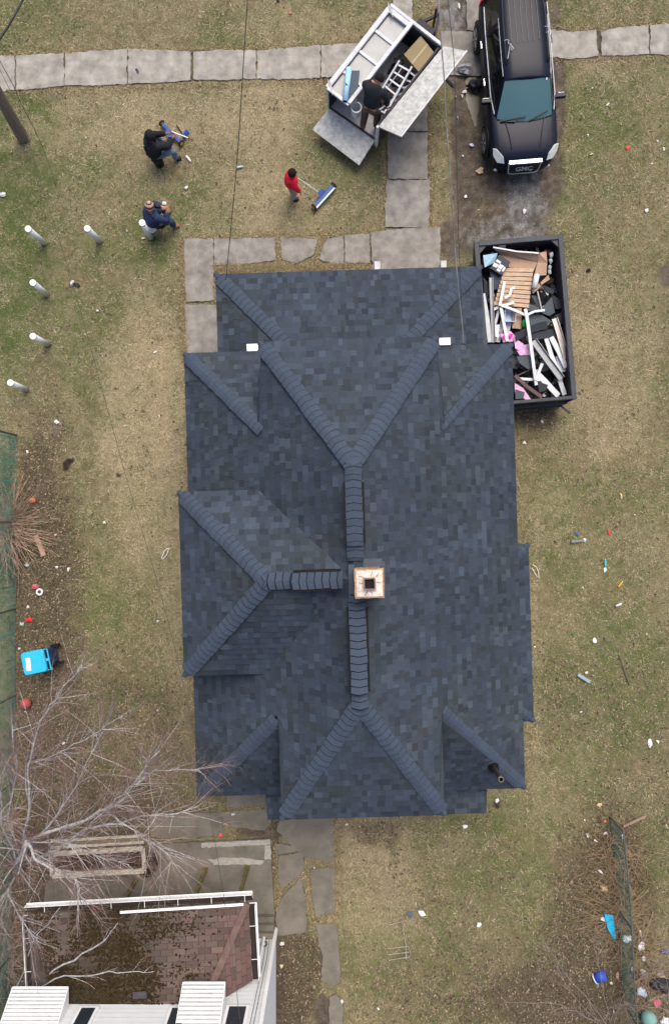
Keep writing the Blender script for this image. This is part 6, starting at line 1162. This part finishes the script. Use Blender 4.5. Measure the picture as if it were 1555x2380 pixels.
for a in ((200, 320, .07, .05, .3, Wt, 'small white scrap in the lawn between the pole and the hooded man'), (296, 537, .05, .06, .8, Wt, 'tiny white scrap right of the middle white post'), (334, 553, .08, .05, .2, Wt, 'white scrap at the foot of the post by the striped beanie'), (675, 30, .12, .06, .2, (206, 110, 96), 'salmon pink scrap on the verge above the pavement'),
          (315, 648, .06, .04, .5, (190, 190, 176), 'pale chip in the middle of the left lawn'), (228, 722, .08, .06, .3, Wt, 'white scrap in the lawn below and right of the black sandal'), (362, 818, .13, .045, .4, Wt, 'white strip of trim left of the upper house corner'), (371, 968, .04, .12, .2, (200, 192, 178), 'pale chip near the middle of the house side lawn'),
          (133, 981, .14, .12, .3, Wt, 'torn white paper near the top end of the left fence'), (64, 1050, .08, .10, .1, (220, 220, 216), 'white scrap beside the top post of the left fence'), (244, 1214, .08, .08, .3, Wt, 'white crumb right of the cane clump'), (129, 1243, .07, .05, .2, (216, 206, 196), 'pale scrap by the tips of the canes'),
          (132, 1318, .10, .08, .4, Wt, 'small white scrap right of the wooden plank'), (160, 1323, .07, .14, -.3, Wt, 'white paper slip lying farthest right below the cane clump'), (64, 1313, .12, .12, .3, (176, 204, 204), 'pale teal plastic below the cane clump'), (66, 1410, .08, .08, .4, (206, 202, 198), 'grey white scrap below the pink bottle'),
          (52, 1450, .12, .10, .2, (160, 190, 172), 'pale green scrap next to the red one'), (46, 1508, .08, .07, .3, (206, 206, 206), 'white scrap just above the blue bin'), (120, 1553, .12, .11, .9, (206, 204, 214), 'curled white plastic right of the blue bin'), (60, 1654, .07, .05, 0, Wt, 'white scrap under the red ball'), (149, 1728, .11, .08, .1, Wt, 'white square tag under the tree branches'),
          (367, 1444, .07, .06, .3, Wt, 'white scrap alone left of the lower house wall'), (543, 1893, .12, .08, .2, Wt, 'crumpled white paper by the slabs behind the house'), (366, 1652, .03, .06, .2, Wt, 'tiny white chip under the upper twigs'),
          (1411, 243, .13, .04, .6, Wt, 'thin white feather like scrap right of the car mirror'), (1376, 204, .06, .04, .1, Wt, 'tiny white scrap below the right pavement slab'), (1412, 297 - 55, .05, .05, .2, (220, 220, 220), 'pale crumb beside the thin white scrap'), (1413, 241, .05, .05, .2, Wt, 'small white crumb upper right lawn'),
          (1366, 315, .04, .09, 0, Wt, 'small upright white slip right of the car bonnet'), (1457, 344, .13, .11, .5, (226, 70, 66), 'bright red leaf shaped scrap in the right lawn'), (1527, 328, .07, .07, .3, Wt, 'upper of two white scraps near the right edge'), (1542, 347, .06, .10, .2, Wt, 'lower of two white scraps near the right edge'),
          (1514, 380, .06, .05, .3, Wt, 'little white scrap below the red one'), (1333, 409, .04, .04, 0, Wt, 'white dot right of the car front corner'), (1502, 489, .11, .12, .4, Wt, 'torn white paper in the far right lawn'), (1374, 358, .10, .05, .2, (196, 176, 148), 'tan leaf like scrap right of the headlight'),
          (1083, 457, .11, .09, .2, (226, 230, 236), 'white scrap on the mud left of the gravel'), (1219, 491, .12, .13, -.7, (214, 200, 204), 'pinkish white paper on the wet gravel'), (1096, 337, .15, .08, -.8, (206, 212, 226), 'long white paper in the tyre track'), (1076, 362, .06, .06, .2, Wt, 'white crumb in the rutted mud'),
          (1079, 213, .17, .10, .3, Wt, 'white torn wrapper at the edge of the puddle'), (1074, 222, .06, .10, .1, (224, 214, 196), 'cream scrap in the puddle'), (1059, 224, .07, .06, .2, Wt, 'small white scrap left of the puddle'), (1115, 396, .24, .16, .4, (184, 162, 132), 'torn piece of tan cardboard in front of the car'), (1067, 15, .06, .20, .05, (224, 220, 212), 'white board scrap on the gravel at the top'),
          (1063, 272, .03, .1, .2, (190, 206, 226), 'pale blue sliver on the mud'), (1218, 1029, .10, .12, .5, Wt, 'white paper right of the roof near the dumpster'), (1259, 979, .10, .12, .3, Wt, 'white scrap just below the dumpster'), (1414, 1237, .07, .18, .1, (222, 44, 50), 'red wrapper in the right lawn'), (1341, 1242, .12, .07, -.8, (30, 96, 160), 'small blue scrap above the grey pipe piece'),
          (1358, 1255, .11, .10, .6, Wt, 'white cap on the end of the grey strip'), (1405, 1324, .09, .15, 0, Wt, 'white wrapper below the aqua bottle'), (1354, 1366, .04, .08, .6, Wt, 'thin white sliver in the right lawn'), (1330, 1474, .08, .10, .3, (40, 120, 70), 'green plastic scrap in the right lawn'), (1381, 1490, .12, .17, .2, Wt, 'crumpled white napkin beside the green scrap'),
          (1362, 1564, .14, .10, .4, (228, 206, 196), 'pinkish white wrapper above the grey tube'), (1349, 1655, .12, .05, .3, Wt, 'white curved shard below the grey tube'), (1510, 1728, .13, .26, .1, Wt, 'larger of two white cards at the right edge'), (1528, 1724, .13, .09, -.4, Wt, 'smaller of two white cards at the right edge'),
          (1242, 1503, .09, .05, 0, (230, 226, 214), 'cream chip beside the bay roof'), (1462, 1490 - 66, .04, .05, .2, Wt, 'pale dot in the far right lawn'), (1502, 1474, .06, .05, .2, (226, 204, 176), 'cream crumb near the right edge'), (1156, 1861, .13, .12, .8, Wt, 'white folded paper beside the rear roof corner'),
          (1081, 1922, .12, .11, .2, Wt, 'white carton end behind the house'), (806, 1916, .10, .06, .3, (206, 204, 196), 'pale scrap below the rear eave left'), (835, 1921, .05, .05, .1, Wt, 'white dot below the rear eave'), (981, 2122, .22, .16, -.8, Wt, 'clean white card in the back lawn'), (954, 2127, .22, .12, -.5, (76, 90, 108), 'dark blue plastic left of the white card'),
          (1112, 2150, .12, .16, -.6, Wt, 'white card with a hole right of the wire frame'), (879, 2345, .10, .08, .4, Wt, 'white scrap at the bottom of the back lawn'), (795, 2329, .09, .12, -.3, (210, 218, 224), 'white plastic on the bottom stepping slab'), (1425, 2356 - 4, .04, .1, .1, Wt, 'white chip left of the bare shrub'), (731, 2148 - 131, .06, .05, .2, Wt, 'white dot on the stepping slab'),
          (656, 2195 - 2, .14, .16, .1, (214, 220, 226), 'white plastic beside the neighbouring wall'), (654, 2246, .12, .10, .4, (206, 204, 150), 'yellowish scrap below the white plastic by the wall'), (513, 1944 - 2, .15, .10, .3, (222, 80, 100), 'red and white wrapper by the back patio slab'), (1393, 1871, .17, .13, .4, (206, 176, 128), 'tan snack carton above the right fence'), (1357, 1906, .06, .05, 0, Wt, 'white crumb left of the right fence top'),
          (1365, 1941, .10, .13, .1, Wt, 'white crumpled cup left of the right fence'), (1406, 1937, .12, .08, .3, (214, 200, 204), 'pinkish white scrap beside the top of the right fence'), (1383, 1954, .16, .05, -.5, (206, 200, 186), 'pale strip lying in the brambles'), (1404, 1910, .10, .07, .2, (206, 110, 84), 'orange scrap beside the fence top'),
          (1446, 1944, .05, .12, .1, (214, 220, 226), 'white scrap caught on the fence post'), (1496, 2227, .12, .12, .3, (206, 214, 206), 'white scrap in the leaves right of the fence'), (1497, 2365 - 134, .10, .08, .2, Wt, 'white chip right of the fence'), (1491, 2340 - 139, .22, .3, .3, (206, 210, 214), 'large crumpled clear plastic right of the fence'), (1495, 2260, .17, .26, .1, (190, 192, 196), 'grey plastic film below the crumpled plastic'),
          (1420, 2285, .10, .12, .2, (210, 206, 170), 'cream scrap near the blue bucket'), (1434, 2268, .10, .24, .1, (206, 170, 146), 'peach carton between bucket and fence'), (1471, 2253, .10, .15, .2, (214, 204, 206), 'white scrap on the outer fence foot'), (1536, 2268, .25, .2, -.7, (190, 180, 176), 'pale torn bag near the black bag'), (1395, 2026, .22, .08, -.6, (214, 216, 222), 'white plastic spoon like shard in the brambles'),
          (1328, 2050, .10, .12, .3, (150, 130, 110), 'brown leaf scrap in the litter band'), (1488, 2168, .06, .2, .1, (214, 206, 206), 'thin pale scrap outside the fence'), (1443, 1154, .09, .17, .2, (190, 170, 120), 'yellow brown wrapper in the right lawn'), (1451, 1312 - 160, .04, .05, .2, (230, 150, 60), 'orange crumb by the yellow wrapper'), (1475, 1200 - 3, .05, .05, .2, Wt, 'pale dot in the upper right lawn')):
    scrap(*a)
for i, (x, y, c, lb) in enumerate(((1441, 1358, (206, 150, 50), 'orange bottle in the right lawn'), (1406, 1308, (60, 184, 184), 'aqua plastic bottle above the white wrapper'), (1437, 1406, (210, 196, 216), 'lilac drink can in the right lawn'))): bottle(x, y, .2 if i < 2 else .17, (.9, 1.55, .4)[i], c, lb, can=(i == 2))
lump(1079, 163, .20, (142, 142, 152), 'grey crumpled plastic bag on the drive slab'); lump(1102, 203, .20, (34, 34, 44), 'black crumpled bag in the mud beside the car', 'trash_bag', 'bag', .45, .6); sl = thing('slide_sandal', 'black slide sandal with a white strap band in the left lawn', 'sandal', P(176, 661, .02), -.35); k = MB(); k.loft([[Vector((x * s, y, z)) for x, y in ((-.13, -.03), (-.10, -.045), (0, -.035), (.09, -.05), (.14, -.02), (.14, .02), (.09, .05), (0, .035), (-.10, .045), (-.13, .03))] for s, z in ((1, .0), (1, .035))]); k.build('sole', pm((30, 30, 34)), sl); k = MB(); k.tube([(-.07, .055, .02), (-.07, .03, .07), (-.07, -.03, .07), (-.07, -.055, .02)], .022, 6, sq=2.); k.build('strap', pm((214, 216, 218)), sl); lump(1367, 629, .06, (30, 30, 32), 'small black clump right of the dumpster', 'litter_clump', 'litter', .45)
lump(71, 1441, .08, (226, 36, 48), 'red plastic scrap among the leaves by the left fence', 'plastic_scrap', 'litter'); lump(78, 1163, .09, (214, 120, 90), 'orange scrap among the cane tips', 'plastic_scrap', 'litter'); lump(84, 1363, .10, (176, 96, 100), 'dusty pink bottle scrap by the left fence', 'plastic_scrap', 'litter', .3); lump(1533, 2279 + 2, .26, (38, 38, 44), 'black trash bag under the right hand bushes', 'trash_bag', 'bag', .35, .7); lump(1541, 2214 - 3, .09, (60, 80, 160), 'blue scrap at the far right edge', 'plastic_scrap', 'litter')
lump(1524, 2331 - 2, .11, (206, 110, 130), 'pink crumpled wrapper above the teal ball', 'plastic_scrap', 'litter'); lump(1455, 2178 + 2, .13, (196, 206, 216), 'white plastic caught on the middle of the right fence'); lump(1488, 2302, .15, (160, 172, 184), 'grey blue plastic below the right fence end'); lump(1410, 2140 - 6, .17, (206, 212, 226), 'white bag behind the bright blue tarp piece'); lump(1545, 2372, .16, (214, 216, 220), 'white bag next to the teal ball'); lump(1406, 2200 - 66, .07, (30, 30, 36), 'black bag neck above the blue tarp piece')
lump(8, 452, .08, Wt, 'white bag at the left edge of the lawn'); lump(1402, 2064, .12, (176, 152, 120), 'brown paper bag in the brambles'); lump(646, 2, .05, (60, 50, 44), 'dark clump at the very top of the verge', 'litter_clump', 'litter')
k = MB(); k.tube([(math.cos(t) * .075, math.sin(t) * .075, 0) for t in [i * math.pi / 8 for i in range(17)]], .03, 8, cap=False); o = k.build('tape_roll', pm(Wt), None, True); o.location = P(93, 1376, .05); tag(o, 'white tape roll ring beside the dusty pink scrap', 'tape roll', LT)
k = MB(); k.ball((0, 0, .14), .15, 18); o = k.build('ball', pm((160, 76, 76)), None, True); o.location = P(66, 1632, .0); tag(o, 'faded red ball on the leaves below the blue bin', 'ball')
k = MB(); k.ball((0, 0, .2), .21, 18); o = k.build('ball', pm((112, 152, 146)), None, True); o.location = P(1500, 2356, .0); tag(o, 'pale teal ball under the bushes, bottom right corner', 'ball')
O_ = P(1406, 2262 - 3, 0); t_ = thing('bucket', 'blue bucket with a white lid tipped over by the right fence', 'bucket', O_, .6); M = Matrix.Rotation(1.1, 3, 'Y'); k = MB(); k.lathe([(.13, .05), (.16, .33)], (0, 0, .12), 18, M @ Matrix.Rotation(math.pi, 3, 'X')); k.build('pail', pm((50, 80, 176)), t_, True); k = MB(); k.lathe([(.001, -.34), (.17, -.33), (.17, -.36), (.001, -.37)], (0, 0, .12), 18, M); k.build('lid', pm((222, 224, 220)), t_)
k = MB(); cc = [P(x, y, z) for x, y, z in ((1404, 2125, .25), (1424, 2128, .22), (1428, 2150, .2), (1431, 2183, .06), (1426, 2184, .06), (1412, 2160, .18))]; k.plate([p for p in cc], .03, n=(0, 0, 1)); tag(k.build('tarp_piece', pm((30, 172, 214)), None, loc=cc[0]), 'bright blue tarp piece against the right fence', 'tarp')
for (a, b, w, h, c, nm, lb, ct) in (((84, 1244), (103, 1292), .13, .03, (172, 142, 124), 'plank', 'weathered plank leaning in the leaves below the cane clump', 'plank'), ((1327, 1259), (1357, 1256), .07, .03, (112, 122, 120), 'gutter_piece', 'grey green strip with a white cap in the right lawn', 'strip'), ((1342, 1567), (1370, 1585), .09, .05, (140, 154, 160), 'pipe_piece', 'grey tube lying in the right lawn', 'pipe'), ((1448, 1921), (1500, 1896), .06, .05, (140, 120, 106), 'log', 'short bare log beyond the right fence top', 'log'), ((1504, 2330 - 5 - 0), (1560, 2305), .07, .06, (140, 122, 102), 'log', 'thin log above the teal ball', 'log'), ((383, 633), (391, 624), .012, .01, (206, 178, 120), 'stick', 'straw yellow stick in the left lawn', 'stick')):
    p, q = P(*a, .07), P(*b, .07); k = MB(); k.bar(p, q, w, h); tag(k.build(nm, pm(c), None, loc=p, bevel=.005), lb, ct)
def rope(pts, r, c, lb, nm='wire_loop', ct='wire', z=.05): V = [P(x, y, z) for x, y in pts]; k = MB(); k.tube(V, r, 5); tag(k.build(nm, pm(c), None, loc=V[0]), lb, ct)
rope([(390, 1274), (383, 1280), (376, 1298), (378, 1300), (388, 1290), (392, 1278), (396, 1274), (388, 1276)], .012, (226, 222, 214), 'looped white cord in the lawn left of the cross wing', 'cord', 'cord'); rope([(1237, 1312), (1246, 1318), (1251, 1330), (1252, 1343), (1246, 1338), (1236, 1320)], .010, (228, 214, 206), 'thin white cord loop right of the bay roof', 'cord', 'cord')
rope([(1438, 1521), (1446, 1546), (1456, 1575), (1463, 1592)], .016, (100, 88, 80), 'thin fallen branch in the right lawn', 'fallen_branch', 'branch')
wf = thing('wire_frame', 'bent metal wire rack lying in the back lawn', 'rack', P(940, 2180)); O_ = P(940, 2180)
for i, q in enumerate(([(905, 2150), (934, 2142), (943, 2198), (943, 2228)], [(900, 2205), (948, 2200), (953, 2212), (952, 2224), (903, 2232)], [(943, 2200), (944, 2229)], [(903, 2219), (950, 2213)])):
    k = MB(); k.tube([P(x, y, .06) - O_ for x, y in q], .012, 6); k.build('frame_tube', mat('tube_grey', rgb(164, 152, 146), .5, metal=.3), wf)
